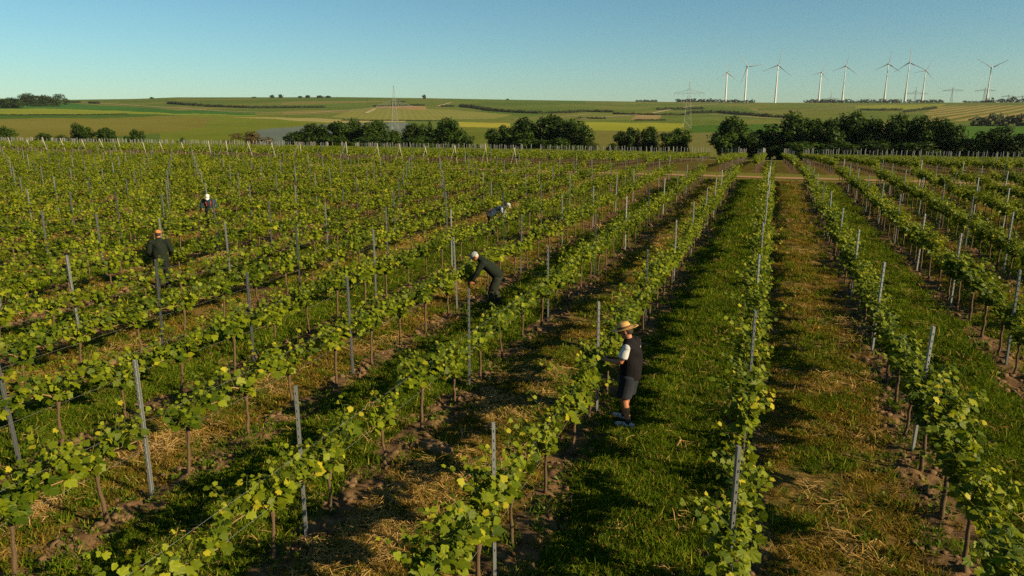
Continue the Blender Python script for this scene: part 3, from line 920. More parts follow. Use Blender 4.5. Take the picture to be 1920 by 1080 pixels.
def sample(dens_near, dens_mid, dens_far, r_mid=16, r_far=30, r_max=60):
    out = []
    for r0, r1, dn, sc in ((5.6, r_mid, dens_near, 1.0), (r_mid, r_far, dens_mid, 1.35), (r_far, r_max, dens_far, 1.9)):
        A = math.radians(86); n = int(.5 * A * (r1 * r1 - r0 * r0) * dn)
        rr_ = np.sqrt(rng.uniform(r0 * r0, r1 * r1, n)); th = rng.uniform(-A / 2, A / 2, n) - YAW
        x = rr_ * np.sin(th); y = rr_ * np.cos(th)
        out.append(np.stack([x, y, np.full(n, sc)], 1))
    P = np.concatenate(out)
    P = P[P[:, 1] < Y_END + .6]
    ok = in_frame(np.stack([P[:, 0], P[:, 1], np.zeros(len(P))], 1), 60)
    for x_, y_ in PEOPLE_XY: ok &= np.hypot(P[:, 0] - x_, P[:, 1] - y_) > .26
    return P[ok]
def place(P, smin, smax, nk, tilt=.15, dz=0.0):
    n = len(P); z = gz(P[:, 0], P[:, 1]) + dz
    return np.column_stack([P[:, 0], P[:, 1], z, rng.normal(0, tilt, n), rng.normal(0, tilt, n), rng.uniform(0, 6.28, n), P[:, 2] * rng.uniform(smin, smax, n), rng.integers(0, nk, n)])

P = sample(280, 85, 22)
x, y = P[:, 0], P[:, 1]; d = row_dist(x); dry = lane_dry(x)
patch = vnoise(x, y, 1.1); patch2 = vnoise(x + 40, y + 9, .45)
prob = np.where(dry > .5, .38 * sstep(.5, .72, patch), .35 + .65 * sstep(.2, .5, patch)) * sstep(.15, .5, d + (patch2 - .5) * .5)
left_bare = sstep(8, 24, -x) * sstep(.35, .6, vnoise(x, y, 3.1)) * .85
prob *= 1 - left_bare
prob = np.maximum(prob, .12 * patch2)
P1 = P[rng.random(len(P)) < prob]
scatter('grass', place(P1, .65, 1.3, 5), GR, 'green grass growing in the lanes between the vine rows', 'grass')
print('grass', len(P1))
P = sample(150, 50, 13)
x, y = P[:, 0], P[:, 1]; d = row_dist(x); dry = lane_dry(x); patch = vnoise(x + 11, y + 5, 1.0)
prob = np.where(dry > .5, .85 * sstep(.12, .45, patch), .10) * sstep(.1, .4, d)
P1 = P[rng.random(len(P)) < prob]
scatter('dry_grass', place(P1, .6, 1.25, 5), DG, 'brownish dry grass in every second lane', 'dry grass')
print('dry', len(P1))
P = sample(70, 24, 6)
x, y = P[:, 0], P[:, 1]; d = row_dist(x); dry = lane_dry(x); patch = vnoise(x + 70, y + 33, .9)
prob = np.where(dry > .5, np.maximum(sstep(.52, .78, patch) * np.where(x > -2, .3, 1.0), .85 * ((x > -5) & (x < -2.6) & (y < 14)) * sstep(.3, .55, patch)), .06) * sstep(.15, .5, d)
P1 = P[rng.random(len(P)) < prob]
scatter('straw', place(P1, .5, 1.1, 4, .2, .01), ST, 'golden straw and dead stalks lying in the lanes', 'straw')
print('straw', len(P1))
P = sample(70, 24, 6)
x, y = P[:, 0], P[:, 1]; d = row_dist(x); patch = vnoise(x + 170, y + 3, .7)
prob = (1 - sstep(.3, .6, d)) * sstep(.3, .6, patch) + .03
P1 = P[rng.random(len(P)) < prob]
rows = place(P1, .012, .06, 4, .5, 0.0); rows[:, 6] = P1[:, 2] * (.014 + .055 * rng.random(len(P1)) ** 2.2)
scatter('soil_clods', rows, CL, 'clods of brown soil turned up under the vines', 'soil')
P = sample(40, 16, 4)
x, y = P[:, 0], P[:, 1]; d = row_dist(x); patch = vnoise(x + 240, y + 19, 1.3)
prob = .12 + .5 * sstep(.5, .75, patch)
P1 = P[rng.random(len(P)) < prob]
scatter('weeds', place(P1, .6, 1.4, 4), WD, 'small broad-leaved weeds between the rows', 'weeds')

# bigger heaps of turned soil
def heap(x, y, sx, sy, sz, seed, label):
    bm = bmesh.new(); bmesh.ops.create_icosphere(bm, subdivisions=4, radius=1)
    s = seed * 13.7
    for v in bm.verts:
        q = v.co.copy()
        n = float(vnoise(q.x * 2 + s + 9, q.y * 2 + q.z * 2 + 9, .5)) - .5; n2 = float(vnoise(q.x * 2 + s + 5, q.y * 2 - q.z + 5, .16)) - .5
        v.co = q * (1 + .5 * n + .22 * n2); v.co.x *= sx; v.co.y *= sy; v.co.z *= sz
    me = bpy.data.meshes.new('soil_heap'); bm.to_mesh(me); bm.free(); me.materials.append(M_clod)
    me.polygons.foreach_set('use_smooth', [True] * len(me.polygons))
    o = link('soil_heap', me, None, (x, y, gzf(x, y) - .02), (0, 0, seed * 1.3))
    tag(o, label, 'soil heap', 'heaps of turned soil')
heap(-4.55, 9.15, .17, .33, .16, 1, 'large rough heap of brown soil between the two nearest metal posts')
heap(-9.2, 8.75, .2, .3, .13, 2, 'low heap of brown soil near the picture edge at left')
heap(-2.2, 14.2, .14, .2, .09, 3, 'small heap of soil just behind the straw-hatted man')

# ------------------------------------------------------------------ trees
def crown_mesh(seed, mat, shape='round', n_clump=34, n_leaf=5600, leaf=.038):
    """unit crown: height 1, half width about .5; leaf sprays through the outer part of many clumps"""
    r = random.Random(seed); b = MB()
    clumps = []
    for i in range(n_clump):
        t = (i + .5) / n_clump
        z = .10 + .80 * t
        if shape == 'cone': wd = .46 * (1 - t) ** .8 + .05
        elif shape == 'bush': z = .05 + .75 * t; wd = .46 * math.sin(math.pi * (.18 + .72 * t)) ** .6
        else: wd = .42 * math.sin(math.pi * (.14 + .76 * t)) ** .7
        a = i * 2.4 + r.uniform(-.4, .4)
        rad = r.uniform(.085, .2) if shape != 'cone' else r.uniform(.08, .13)
        wd *= 1 + .28 * math.sin(a * 2 + seed) + .18 * math.sin(3 * a + seed * 1.7)
        q = r.uniform(.35, 1.05) if i < n_clump - 1 else .1
        clumps.append((Vector((math.cos(a) * wd * q, math.sin(a) * wd * q, z + r.uniform(-.04, .04))), rad, r.uniform(-.18, .18)))
    clumps.append((Vector((0, 0, .5)), .25, -.2))
    tot = sum(c[1] ** 2 for c in clumps)
    for c, rad, tt in clumps:
        for _ in range(int(n_leaf * rad * rad / tot)):
            d = Vector((r.gauss(0, 1), r.gauss(0, 1), r.gauss(0, 1))).normalized()
            p = c + d * (rad * (r.random() ** .35) * r.uniform(.85, 1.2))
            if p.z < .02: continue
            u = Vector((r.gauss(0, 1), r.gauss(0, 1), r.gauss(0, .7))).normalized()
            nrm = (d + Vector((r.gauss(0, .5), r.gauss(0, .5), r.gauss(.3, .5)))).normalized()
            u = (u - nrm * u.dot(nrm)).normalized(); w = nrm.cross(u)
            s = leaf * r.uniform(.55, 1.25)
            b.add([p - u * s, p - u * s * .2 + w * s * .55, p + u * s * .9, p + u * s * .1 - w * s * .6], [(0, 1, 2), (0, 2, 3)], min(1, max(0, r.gauss(.42, .2) + tt)))
    return b.mesh('crown', mat, False, True)
def trunk_mesh(seed):
    r = random.Random(seed); b = MB()
    b.tube([(0, 0, -.02), (.01, 0, .15), (-.01, .01, .4), (.01, 0, .7)], [.032, .024, .018, .006], 8)
    for i in range(6):
        a = i * 1.05 + r.uniform(-.3, .3); z = .16 + .07 * i; L = r.uniform(.22, .34)
        d = Vector((math.cos(a), math.sin(a), .8))
        b.tube([Vector((0, 0, z)), Vector((0, 0, z)) + d * L * .5, Vector((0, 0, z)) + d * L + Vector((0, 0, .03))], [.013, .009, .003], 5)
    return b.mesh('trunk', M_tbark, True)
TR = [crown_mesh(300 + i, M_tree) for i in range(5)]
TR_L = [crown_mesh(310 + i, M_tree2) for i in range(2)]
TR_B = [crown_mesh(320 + i, M_tree2, 'bush', 14, 2000) for i in range(2)]
TR_BR = [crown_mesh(330, M_bush, 'bush', 14, 1800)]
TR_C = [crown_mesh(340, M_tree, 'cone', 18, 2200)]
TRUNKS = [trunk_mesh(i) for i in range(3)]
trr = random.Random(21)

def tree(px, ytop, wpx, r, kind, label, name='tree', cat='tree', group=None):
    g = ground_under(px, r)
    top = far_point(px, ytop, r)
    h = top.z - g.z
    wid = wpx / FPX * r * 1.06
    root = empty(name, g, trr.uniform(0, 6.28))
    kinds = {'t': TR, 'l': TR_L, 'b': TR_B, 'r': TR_BR, 'c': TR_C}[kind]
    cr = link('crown', trr.choice(kinds), root)
    cr.scale = (wid / .98, wid / .98, h * 1.0); 
    tk = link('trunk', trr.choice(TRUNKS), root); tk.scale = (h * .9, h * .9, h)
    tag(root, label, cat, group)
    return root
MID = 'trees in the line behind the vineyard'
TREES = [
    (4, 238, 30, 252, 't', 'dark round shrub tree cut by the left edge of the picture'),
    (76, 246, 34, 255, 'b', 'low green bush behind the vines, beside the tree at the left edge'),
    (112, 250, 30, 252, 'b', 'low spreading bush touching the left side of a rounded dark tree'),
    (150, 234, 38, 252, 't', 'taller rounded dark tree, left one of a pair at far left'),
    (193, 240, 38, 250, 't', 'rounded dark tree, right one of a pair at far left'),
    (251, 244, 28, 246, 't', 'small solitary round tree right of the far left pair'),
    (338, 256, 20, 240, 'b', 'tiny low bush between solitary tree and brown bush'),
    (470, 243, 66, 228, 'r', 'wide brownish bush left of the dark tree group'),
    (556, 247, 44, 214, 't', 'low dark tree at the left end of the pylon tree group'),
    (587, 231, 58, 214, 'l', 'broad leafy tree, second from the left in the pylon group'),
    (634, 229, 54, 212, 't', 'dense dark tree, third from the left in the pylon group'),
    (664, 226, 48, 214, 't', 'dark tree with a brownish top in the pylon group'),
    (701, 225, 70, 208, 'l', 'large sunlit tree just left of the lattice pylon'),
    (738, 244, 30, 204, 't', 'small dark tree right in front of the lattice pylon'),
    (776, 231, 58, 206, 'l', 'round sunlit tree just right of the lattice pylon'),
    (806, 223, 26, 208, 'c', 'narrow pointed tree standing above its neighbours'),
    (838, 224, 66, 202, 't', 'tall feathery dark tree at the right end of pylon group'),
    (874, 249, 44, 200, 'b', 'low sloping bush ending the pylon tree group'),
    (944, 236, 54, 194, 't', 'dark dome-shaped tree at left of the central clump'),
    (984, 223, 66, 194, 't', 'big dark tree, second in the central clump'),
    (1034, 217, 64, 192, 't', 'tallest tree of the central clump'),
    (1074, 221, 72, 188, 'l', 'large sunlit tree at right of the central clump'),
    (1098, 250, 50, 182, 'b', 'pale green bush at the right foot of the central clump'),
    (1150, 266, 44, 182, 'b', 'low hedge-like bush between central clump and small pair'),
    (1182, 240, 46, 182, 't', 'spiky dark tree right of the central clump'),
    (1217, 237, 44, 182, 'l', 'feathery tree with a bare top beside the spiky tree'),
    (1275, 242, 56, 178, 't', 'solitary compact dark tree left of the lane gap'),
    (1376, 222, 84, 172, 't', 'broad dark tree standing at the end of the grass lane'),
    (1424, 242, 56, 172, 'l', 'lower tree leaning on the broad lane-end tree'),
    (1462, 250, 54, 170, 't', 'low dark tree between lane-end tree and the right wood'),
    (1492, 216, 80, 170, 't', 'tall dark tree at left end of the right wood'),
    (1534, 221, 64, 170, 'l', 'light-topped tree, second in the right wood'),
    (1566, 225, 64, 168, 't', 'dark tree, third in the right wood'),
    (1604, 213, 72, 170, 't', 'highest tree of the right wood'),
    (1646, 226, 66, 168, 't', 'rounded dark tree just right of the highest one'),
    (1690, 217, 60, 168, 't', 'upright dark tree in the middle of the right wood'),
    (1732, 217, 66, 168, 'l', 'wide tree with rounded top in the right wood'),
    (1784, 229, 62, 164, 't', 'bushy dark tree ending the tall part of right wood'),
    (1826, 256, 48, 160, 'b', 'low bush in the gap of the right wood'),
    (1868, 239, 66, 162, 't', 'dark rounded tree near the right picture edge'),
    (1914, 250, 56, 160, 'l', 'dark tree cut by the right picture edge'),
]
for a in TREES: tree(*a, name='bush' if a[4] in 'br' else 'tree', cat='bush' if a[4] in 'br' else 'tree', group=MID)
# under-storey that closes the foot of the wood
for n, (px, yt, w, r, lb) in enumerate([(620, 256, 70, 206, 'dark undergrowth below the left pylon trees'), (690, 256, 80, 203, 'dark undergrowth left of the pylon foot'), (790, 256, 80, 199, 'dark undergrowth right of the pylon foot'),
        (990, 260, 80, 186, 'dark undergrowth below the central clump'), (1050, 260, 90, 182, 'dark undergrowth below the sunlit central tree'),
        (1510, 266, 90, 163, 'dark undergrowth at left foot of right wood'), (1580, 266, 90, 163, 'dark undergrowth below the highest tree'), (1655, 266, 90, 162, 'dark undergrowth in the middle of right wood'), (1730, 266, 90, 161, 'dark undergrowth below the wide rounded tree')]):
    tree(px, yt, w, r, 't', lb, 'undergrowth_bush', 'bush', 'undergrowth bushes')
# far trees on the skyline
FARG = 'small trees on the skyline'
for a in [(797, 177.5, 8, 2150, 't', 'tiny lone tree on the skyline right of the tall pylon'),
          (62, 172, 44, 1500, 'b', 'rounded grove on the left skyline, first part'),
          (90, 175.5, 34, 1500, 'b', 'rounded grove on the left skyline, middle part'),
          (112, 174, 30, 1500, 'b', 'rounded grove on the left skyline, last part'),
          (24, 184, 44, 1350, 't', 'dark thicket on the slope left of the grove'),
          (514, 178, 10, 2150, 't', 'tiny tree, first of a group on the skyline'),
          (530, 177, 8, 2150, 't', 'tiny tree, second of a group on the skyline'),
          (566, 180, 8, 2150, 't', 'tiny low tree on skyline between two groups'),
          (580, 178.5, 10, 2150, 't', 'tiny tree, first of the second skyline group'),
          (603, 179, 12, 2150, 't', 'tiny tree, second of the second skyline group'),
          (618, 179.5, 12, 2150, 't', 'tiny tree, last of the second skyline group'),
          (480, 181, 12, 2150, 'b', 'tiny flat bush on the skyline left of both groups'),
          (290, 181.5, 9, 2150, 'b', 'tiny bush on the skyline where the hill starts rising'),
          (952, 185, 6, 2150, 't', 'tiny tree on the skyline in the middle of the hill')]:
    tree(*a, name='skyline_tree', cat='tree', group=FARG)

# ------------------------------------------------------------------ pale farm tracks on the hill
def on_hill(px, py):
    d = ray(px, py); hd = math.hypot(d[0], d[1]); lo, hi = 300.0, 2240.0
    for _ in range(40):
        m = (lo + hi) / 2; x, y = d[0] / hd * m, d[1] / hd * m
        if (gzf(x, y) - H) / m < d[2] / hd: lo = m
        else: hi = m
    return Vector((x, y, gzf(x, y)))
M_path = mat_plain('pale_track', (.30, .25, .14), .95, 0, .1, .2, .05)
for pts, wd, lb in [([(128, 190.5), (200, 195), (330, 203), (420, 209), (500, 211.5), (584, 212), (650, 207.5), (700, 203.5), (742, 202)], 6, 'pale farm track sweeping across the slope below the grove'),
        ([(820, 199.5), (846, 192.5)], 5, 'short pale track climbing towards the skyline'),
        ([(686, 213), (704, 204)], 5, 'short pale track joining the red earth patch'),
        ([(1085, 224), (1150, 219), (1215, 214), (1262, 205), (1300, 199), (1345, 195)], 6, 'pale track climbing diagonally behind the wide-armed pylon'),
        ([(1240, 216.5), (1330, 215), (1420, 221), (1480, 224)], 4, 'thin pale track below the sweeping hedge'),
        ([(960, 224), (1010, 222), (1060, 219), (1110, 214)], 4, 'thin pale track below the middle hedges'),
        ([(1420, 210), (1500, 207), (1560, 203), (1610, 199)], 4, 'thin pale track under the middle turbines')]:
    P_ = []
    for (x0, y0), (x1, y1) in zip(pts, pts[1:]):
        n = max(2, int(math.hypot(x1 - x0, y1 - y0) / 6))
        P_ += [on_hill(x0 + (x1 - x0) * i / n, y0 + (y1 - y0) * i / n) for i in range(n)]
    P_.append(on_hill(*pts[-1]))
    b = MB(); vs_ = []
    for i, q in enumerate(P_):
        tg = (P_[min(i + 1, len(P_) - 1)] - P_[max(i - 1, 0)]); sd = Vector((-tg.y, tg.x, 0)).normalized() * wd / 2
        for e in (-1, 0, 1):
            a = q + sd * e; vs_.append((a.x, a.y, gzf(a.x, a.y) + .5))
    fs_ = [(i * 3 + e, (i + 1) * 3 + e, (i + 1) * 3 + e + 1, i * 3 + e + 1) for i in range(len(P_) - 1) for e in (0, 1)]
    b.add(vs_, fs_); tag(link('farm_path', b.mesh('farm_path', M_path, True)), lb, kind='structure')

# ------------------------------------------------------------------ hedges on the far slopes
def hedgerow(pts, hpx, label, r_of=None, seed=0, name='hedgerow', dens=1.0):
    """pts: pixel polyline of the hedge foot, laid on the hillside"""
    r = random.Random(seed); b = MB()
    P = []
    for px, py in pts:
        d = ray(px, py); hd = math.hypot(d[0], d[1]); lo, hi = 300.0, 2240.0
        for _ in range(46):
            m = (lo + hi) / 2; x, y = d[0] / hd * m, d[1] / hd * m
            if (gzf(x, y) - H) / m < d[2] / hd: lo = m
            else: hi = m
        if r_of: lo = r_of; x, y = d[0] / hd * lo, d[1] / hd * lo
        P.append(Vector((x, y, gzf(x, y))))
    org = P[0].copy()
    for a, c in zip(P, P[1:]):
        L = (c - a).length; rr0 = math.hypot(a.x, a.y)
        h = hpx / FPX * rr0
        n = max(2, int(L / (h * .55)))
        for i in range(n):
            q = a.lerp(c, (i + r.random()) / n)
            hh = h * r.uniform(.55, 1.2); q.z = gzf(q.x, q.y)
            for _ in range(int(26 * dens)):
                d = Vector((r.gauss(0, 1), r.gauss(0, 1), r.gauss(0, 1))).normalized()
                p = q + Vector((d.x * hh * .75, d.y * hh * .75, hh * .5 + d.z * hh * .5))
                u = Vector((r.gauss(0, 1), r.gauss(0, 1), r.gauss(0, 1))).normalized(); w = u.orthogonal().normalized()
                s = hh * r.uniform(.2, .42)
                b.add([p - u * s - org, p + w * s * .7 - org, p + u * s - org, p - w * s * .7 - org], [(0, 1, 2), (0, 2, 3)], r.gauss(.4, .2))
    o = link(name, b.mesh(name, M_hedge, False, True), None, org)
    return tag(o, label, 'hedge', 'hedges on the far slopes')
for n, (pts, hp, lb, ro) in enumerate([
    ([(316, 195), (345, 197), (380, 199)], 3.6, 'dark hedge on the slope under the rising skyline', None),
    ([(385, 200), (440, 202), (480, 203), (540, 203), (610, 202)], 3.4, 'long dark hedge line right of the short hedge', None),
    ([(128, 193), (150, 192.5)], 2.6, 'short dark hedge below the grove', None),
    ([(168, 194), (185, 194.5)], 3.0, 'tiny pair of shrubs on the track below the grove', None),
    ([(700, 200.5), (742, 199), (797, 198)], 2.6, 'dark scrub line along the red earth patch', None),
    ([(735, 191), (760, 192)], 2.0, 'tiny dark scrub behind the tall pylon', None),
    ([(828, 200.5), (850, 200)], 3.2, 'short dark copse right of the red earth', None),
    ([(862, 200), (890, 203), (920, 208), (960, 211), (1010, 213)], 4.2, 'long dark hedge descending the middle slope', None),
    ([(1010, 213), (1060, 212), (1100, 210), (1150, 211)], 4.0, 'dark hedge continuing along the middle slope', None),
    ([(1085, 222.5), (1135, 223)], 3.0, 'thin dark hedge above the yellow field', None),
    ([(1150, 214), (1200, 215.5), (1250, 216), (1290, 216)], 3.0, 'dark hedge behind the wide-armed pylon', None),
    ([(1232, 206), (1290, 205.5), (1318, 205)], 3.6, 'broken row of shrubs high on the slope', None),
    ([(1190, 226), (1250, 226)], 2.2, 'thin dark hedge beside the ploughed patch', None),
    ([(1290, 213), (1350, 212), (1400, 216), (1450, 220), (1475, 221)], 4.2, 'dark hedge sweeping down behind the broad tree', None),
    ([(1615, 207), (1660, 207.5), (1690, 207)], 3.2, 'dark hedge under the yellow strip', None),
    ([(1695, 211), (1730, 207), (1755, 203.5)], 3.4, 'dark wedge of hedge below the yellow strip', None),
    ([(1825, 236), (1860, 236), (1900, 236), (1940, 236.5)], 15, 'small dark wood above the green meadow', None),
    ([(640, 226), (760, 226.5), (830, 227)], 1.6, 'thin dark field edge behind the pylon trees', None),
    ([(-10, 216), (120, 216), (240, 214.5)], 1.4, 'thin dark field edge at far left', None),
    ([(1268, 192), (1300, 192), (1350, 193), (1412, 193)], 5.0, 'dark line of trees on the skyline under two turbines', 2240),
    ([(1192, 191), (1232, 191.5)], 3.0, 'small rounded copse on the skyline', 2240),
    ([(1510, 192.5), (1560, 192.5), (1620, 193), (1690, 193)], 4.6, 'dark tree line on the skyline under the middle turbines', 2240),
    ([(1700, 193), (1740, 192.5), (1768, 192)], 4.0, 'dark tree line on the skyline right of middle turbines', 2240),
    ([(1806, 192), (1850, 192.5)], 2.4, 'thin dark scrub at the foot of the last turbine', 2240),
    ([(1852, 192.5), (1880, 192), (1940, 192)], 6.0, 'dark wood on the skyline at the right edge', 2240),
]): hedgerow(pts, hp, lb, ro, n)

# ------------------------------------------------------------------ wind turbines
def blade_mesh(L):
    b = MB(); secs = []
    n = 9
    for i in range(n):
        t = i / (n - 1)
        ch = (.030 + .055 * math.exp(-((t - .18) / .13) ** 2) + .045 * (1 - t)) * L * .62
        if i == 0: ch = .035 * L
        th = max(.006 * L, .022 * L * (1 - t)); tw = .5 * (1 - t) ** 2
        z = L * (.02 + .98 * t)
        ring = []
        for cx, cy in ((-.3, 0), (-.1, .5), (.2, .45), (.7, 0), (.2, -.45), (-.1, -.5)):
            x = cx * ch; y = cy * th
            ring.append((x * math.cos(tw) - y * math.sin(tw), x * math.sin(tw) + y * math.cos(tw), z))
        secs.append(ring)
    vs_ = [p for s in secs for p in s]; m = 6
    fs_ = [(i * m + k, i * m + (k + 1) % m, (i + 1) * m + (k + 1) % m, (i + 1) * m + k) for i in range(n - 1) for k in range(m)]
    fs_ += [tuple(range(m))[::-1], tuple((n - 1) * m + k for k in range(m))]
    return b.add(vs_, fs_).mesh('blade', M_turbg, True)
TURB = [ # base px, hub px, blade px, first blade angle (deg clockwise from up), rotor turn, tower kind, label
    ((1361, 189), (1363.6, 136.5), 23.5, 3, 35, 0, 'white wind turbine, leftmost on the ridge'),
    ((1398, 190), (1401, 125), 27, 82, 25, 0, 'wind turbine with one blade pointing sideways, second from the left'),
    ((1454, 194), (1459, 122.5), 26, 8, 15, 0, 'large wind turbine standing alone in open field, third from the left'),
    ((1536, 189), (1540, 136), 17, 18, 20, 0, 'small distant wind turbine, fourth from the left'),
    ((1581, 190), (1586, 124), 20.5, 8, 15, 1, 'wind turbine with a thick tower foot, fifth from the left'),
    ((1660, 192), (1666, 120), 21.5, 5, 15, 1, 'tall wind turbine, left one of the close pair'),
    ((1698, 193), (1705.5, 117.5), 23.5, -4, 10, 1, 'tallest wind turbine, right one of the close pair'),
    ((1730, 191), (1736, 132.5), 17, 20, 20, 1, 'smaller wind turbine right behind the close pair'),
    ((1850.5, 192), (1859, 127), 22.5, 62, 10, 1, 'wind turbine standing apart near the right edge'),
]
for (bx, by), (hx, hy), bl, a0, turn, kind, lb in TURB:
    hpx = math.hypot(bx - hx, by - hy)
    r = 105 * FPX / hpx
    r = max(2300, min(2900, r)) if by < 193.5 else 2180
    hub = far_point(hx, hy, r)
    g = Vector((hub.x, hub.y, gzf(hub.x, hub.y) - 1))
    Ht = hub.z - g.z
    L = bl / FPX * r * 1.06
    face = math.atan2(hub.x, -hub.y) if False else math.atan2(hub.x, hub.y)
    root = empty('wind_turbine', g, -face + math.radians(turn))
    k = r / FPX
    b = MB()
    if kind == 0: b.lathe([(1.6 * k, 0), (1.3 * k, Ht * .35), (1.05 * k, Ht * .7), (.75 * k, Ht - 1.2), (0, Ht - 1.1)], 20)
    else: b.lathe([(2.1 * k, 0), (1.6 * k, Ht * .14), (1.2 * k, Ht * .3), (.9 * k, Ht * .5), (.7 * k, Ht * .75), (.55 * k, Ht - 1.2), (0, Ht - 1.1)], 20)
    link('tower', b.mesh('tower', M_turb if kind == 0 else M_turbbase, True), root)
    b = MB().limb([(0, 5.0, Ht), (0, 0, Ht + .3), (0, -3.0, Ht)], [2.0, 2.4, 2.0], 12)
    link('nacelle', b.mesh('nacelle', M_turb, True), root)
    b = MB().ball((0, 0, 0), (1.9, 2.4, 1.9))
    hb = link('hub', b.mesh('hub', M_turb, True), root, (0, -5.2, Ht))
    bm_ = blade_mesh(L)
    for q in range(3):
        link('blade', bm_, root, (0, -5.4, Ht), (0, math.radians(a0 + 120 * q), 0))
    tag(root, lb, 'wind turbine', 'wind turbines on the ridge')

# ------------------------------------------------------------------ lattice pylons
def pylon(px, ytop, r, half_w, y_bar, y_apex, label, thick=.12, rz=0.0, foot=None, body_w=.16):
    g = ground_under(px, r); top = far_point(px, ytop, r)
    Ht = top.z - g.z
    zb = far_point(px, y_bar, r).z - g.z; za = far_point(px, y_apex, r).z - g.z
    w0 = Ht * body_w * .5; w1 = w0 * .34; W = half_w / FPX * r
    d = ray(px, 200); root = empty('lattice_pylon', g, -math.atan2(d[0], d[1]) + rz)
    def half(z): return w0 + (w1 - w0) * (z / za) if z < za else w1 * max(.1, 1 - (z - za) / (Ht - za))
    b = MB(); zs = [0]
    while zs[-1] < za - .5: zs.append(min(za, zs[-1] + max(1.6, half(zs[-1]) * 2.1)))
    cs = ((-1, -1), (1, -1), (1, 1), (-1, 1))
    for sx, sy in cs: b.tube([(sx * half(z), sy * half(z), z) for z in zs], thick * 1.25, 4)
    for z0, z1 in zip(zs, zs[1:]):
        for i in range(4):
            a, c = cs[i], cs[(i + 1) % 4]
            b.tube([(a[0] * half(z0), a[1] * half(z0), z0), (c[0] * half(z1), c[1] * half(z1), z1)], thick * .7, 4)
            b.tube([(c[0] * half(z0), c[1] * half(z0), z0), (a[0] * half(z1), a[1] * half(z1), z1)], thick * .7, 4)
            b.tube([(a[0] * half(z1), a[1] * half(z1), z1), (c[0] * half(z1), c[1] * half(z1), z1)], thick * .6, 4)
    tag(link('mast', b.mesh('mast', M_pylon), root))
    b = MB(); n = 6
    for sx, sy in cs: b.tube([(sx * w1, sy * w1, za), (sx * .12, sy * .12, Ht)], thick, 4)
    for i in range(n):
        t = i / n; z0 = za + (Ht - za) * t; z1 = za + (Ht - za) * (t + 1 / n); q = w1 * (1 - t) + .1
        b.tube([(-q, -q, z0), (q, -q, z1)], thick * .6, 4); b.tube([(q, q, z0), (-q, q, z1)], thick * .6, 4)
    link('earth_wire_peak', b.mesh('earth_wire_peak', M_pylon), root)
    for s in (-1, 1):
        b = MB()
        for yy in (-w1, w1):
            b.tube([(s * w1, yy, zb), (s * W, 0, zb)], thick, 4); b.tube([(s * w1 * .8, yy, za), (s * W, 0, zb + .25)], thick, 4)
        for i in range(6):
            t0 = w1 + (W - w1) * i / 6; t1 = w1 + (W - w1) * (i + .5) / 6
            zt = zb + (za - zb) * (1 - (t1 - w1) / (W - w1))
            b.tube([(s * t0, 0, zb), (s * t1, 0, zt)], thick * .6, 4); b.tube([(s * t1, 0, zt), (s * (w1 + (W - w1) * (i + 1) / 6), 0, zb)], thick * .6, 4)
        arm = link('cross_arm', b.mesh('cross_arm', M_pylon), root)
        for q in (.38, .68, .98):
            bi = MB().tube([(s * W * q, 0, zb - .1), (s * W * q, 0, zb - .55 - .055 * Ht)], thick * 1.3, 6)
            link('insulator', bi.mesh('insulator', M_insul), arm)
    tag(root, label, 'pylon', 'power pylons')
pylon(740.5, 160, 420, 32, 199.5, 188, 'tall lattice pylon rising behind the left tree group', .075)
pylon(1289, 152.5, 600, 26, 175, 168.5, 'lattice pylon with wide arms in front of the skyline', .065, body_w=.17)
for px, yt, hw, yb, ya, r, lb in [(1778, 163, 14, 170, 167, 2500, 'faint far pylon, left one of two between the turbines at right'),
        (1838, 164, 13, 170, 167.5, 2500, 'faint far pylon just left of the last turbine'), (1710, 163, 17, 176, 172, 2500, 'faint far pylon between the close turbine pair and its neighbour'),
        (1553, 171, 13, 185.5, 183, 2500, 'faint far pylon right of the small distant turbine'), (1883, 177, 9, 181, 179, 2700, 'tiny far pylon right of the last turbine'), (1909, 178, 7, 182, 180, 2800, 'tiniest far pylon at the right edge')]:
    pylon(px, yt, r, hw, yb, ya, lb, .26, 0.0)

# ------------------------------------------------------------------ people
SCRATCH = bpy.data.scenes.new('scratch')
def remesh(mb, voxel, smooth_it, mat, name, fold=0.0):
    me = mb.mesh('tmp'); o = bpy.data.objects.new('tmp', me); SCRATCH.collection.objects.link(o)
    m = o.modifiers.new('r', 'REMESH'); m.mode = 'VOXEL'; m.voxel_size = voxel; m.use_smooth_shade = True
    s = o.modifiers.new('s', 'SMOOTH'); s.iterations = smooth_it; s.factor = .5
    SCRATCH.view_layers[0].update(); dg = SCRATCH.view_layers[0].depsgraph; dg.update()
    out = bpy.data.meshes.new_from_object(o.evaluated_get(dg))
    out.name = name
    bpy.data.objects.remove(o); bpy.data.meshes.remove(me)
    out.materials.clear(); out.materials.append(mat)
    if fold:
        n = len(out.vertices); co = np.empty(n * 3, np.float32); out.vertices.foreach_get('co', co); co = co.reshape(-1, 3)
        nr_ = np.empty(n * 3, np.float32); out.vertex_normals.foreach_get('vector', nr_); nr_ = nr_.reshape(-1, 3)
        a = vnoise(co[:, 0] * 1.0 + co[:, 1] * .6 + 7, co[:, 2] + co[:, 1] * .8 + 3, .07) - .5
        a2 = vnoise(co[:, 1] + 4, co[:, 2] * .6 + co[:, 0] + 9, .13) - .5
        co += nr_ * ((a * .5 + a2) * fold)[:, None]
        out.vertices.foreach_set('co', co.ravel()); out.update()
    return out

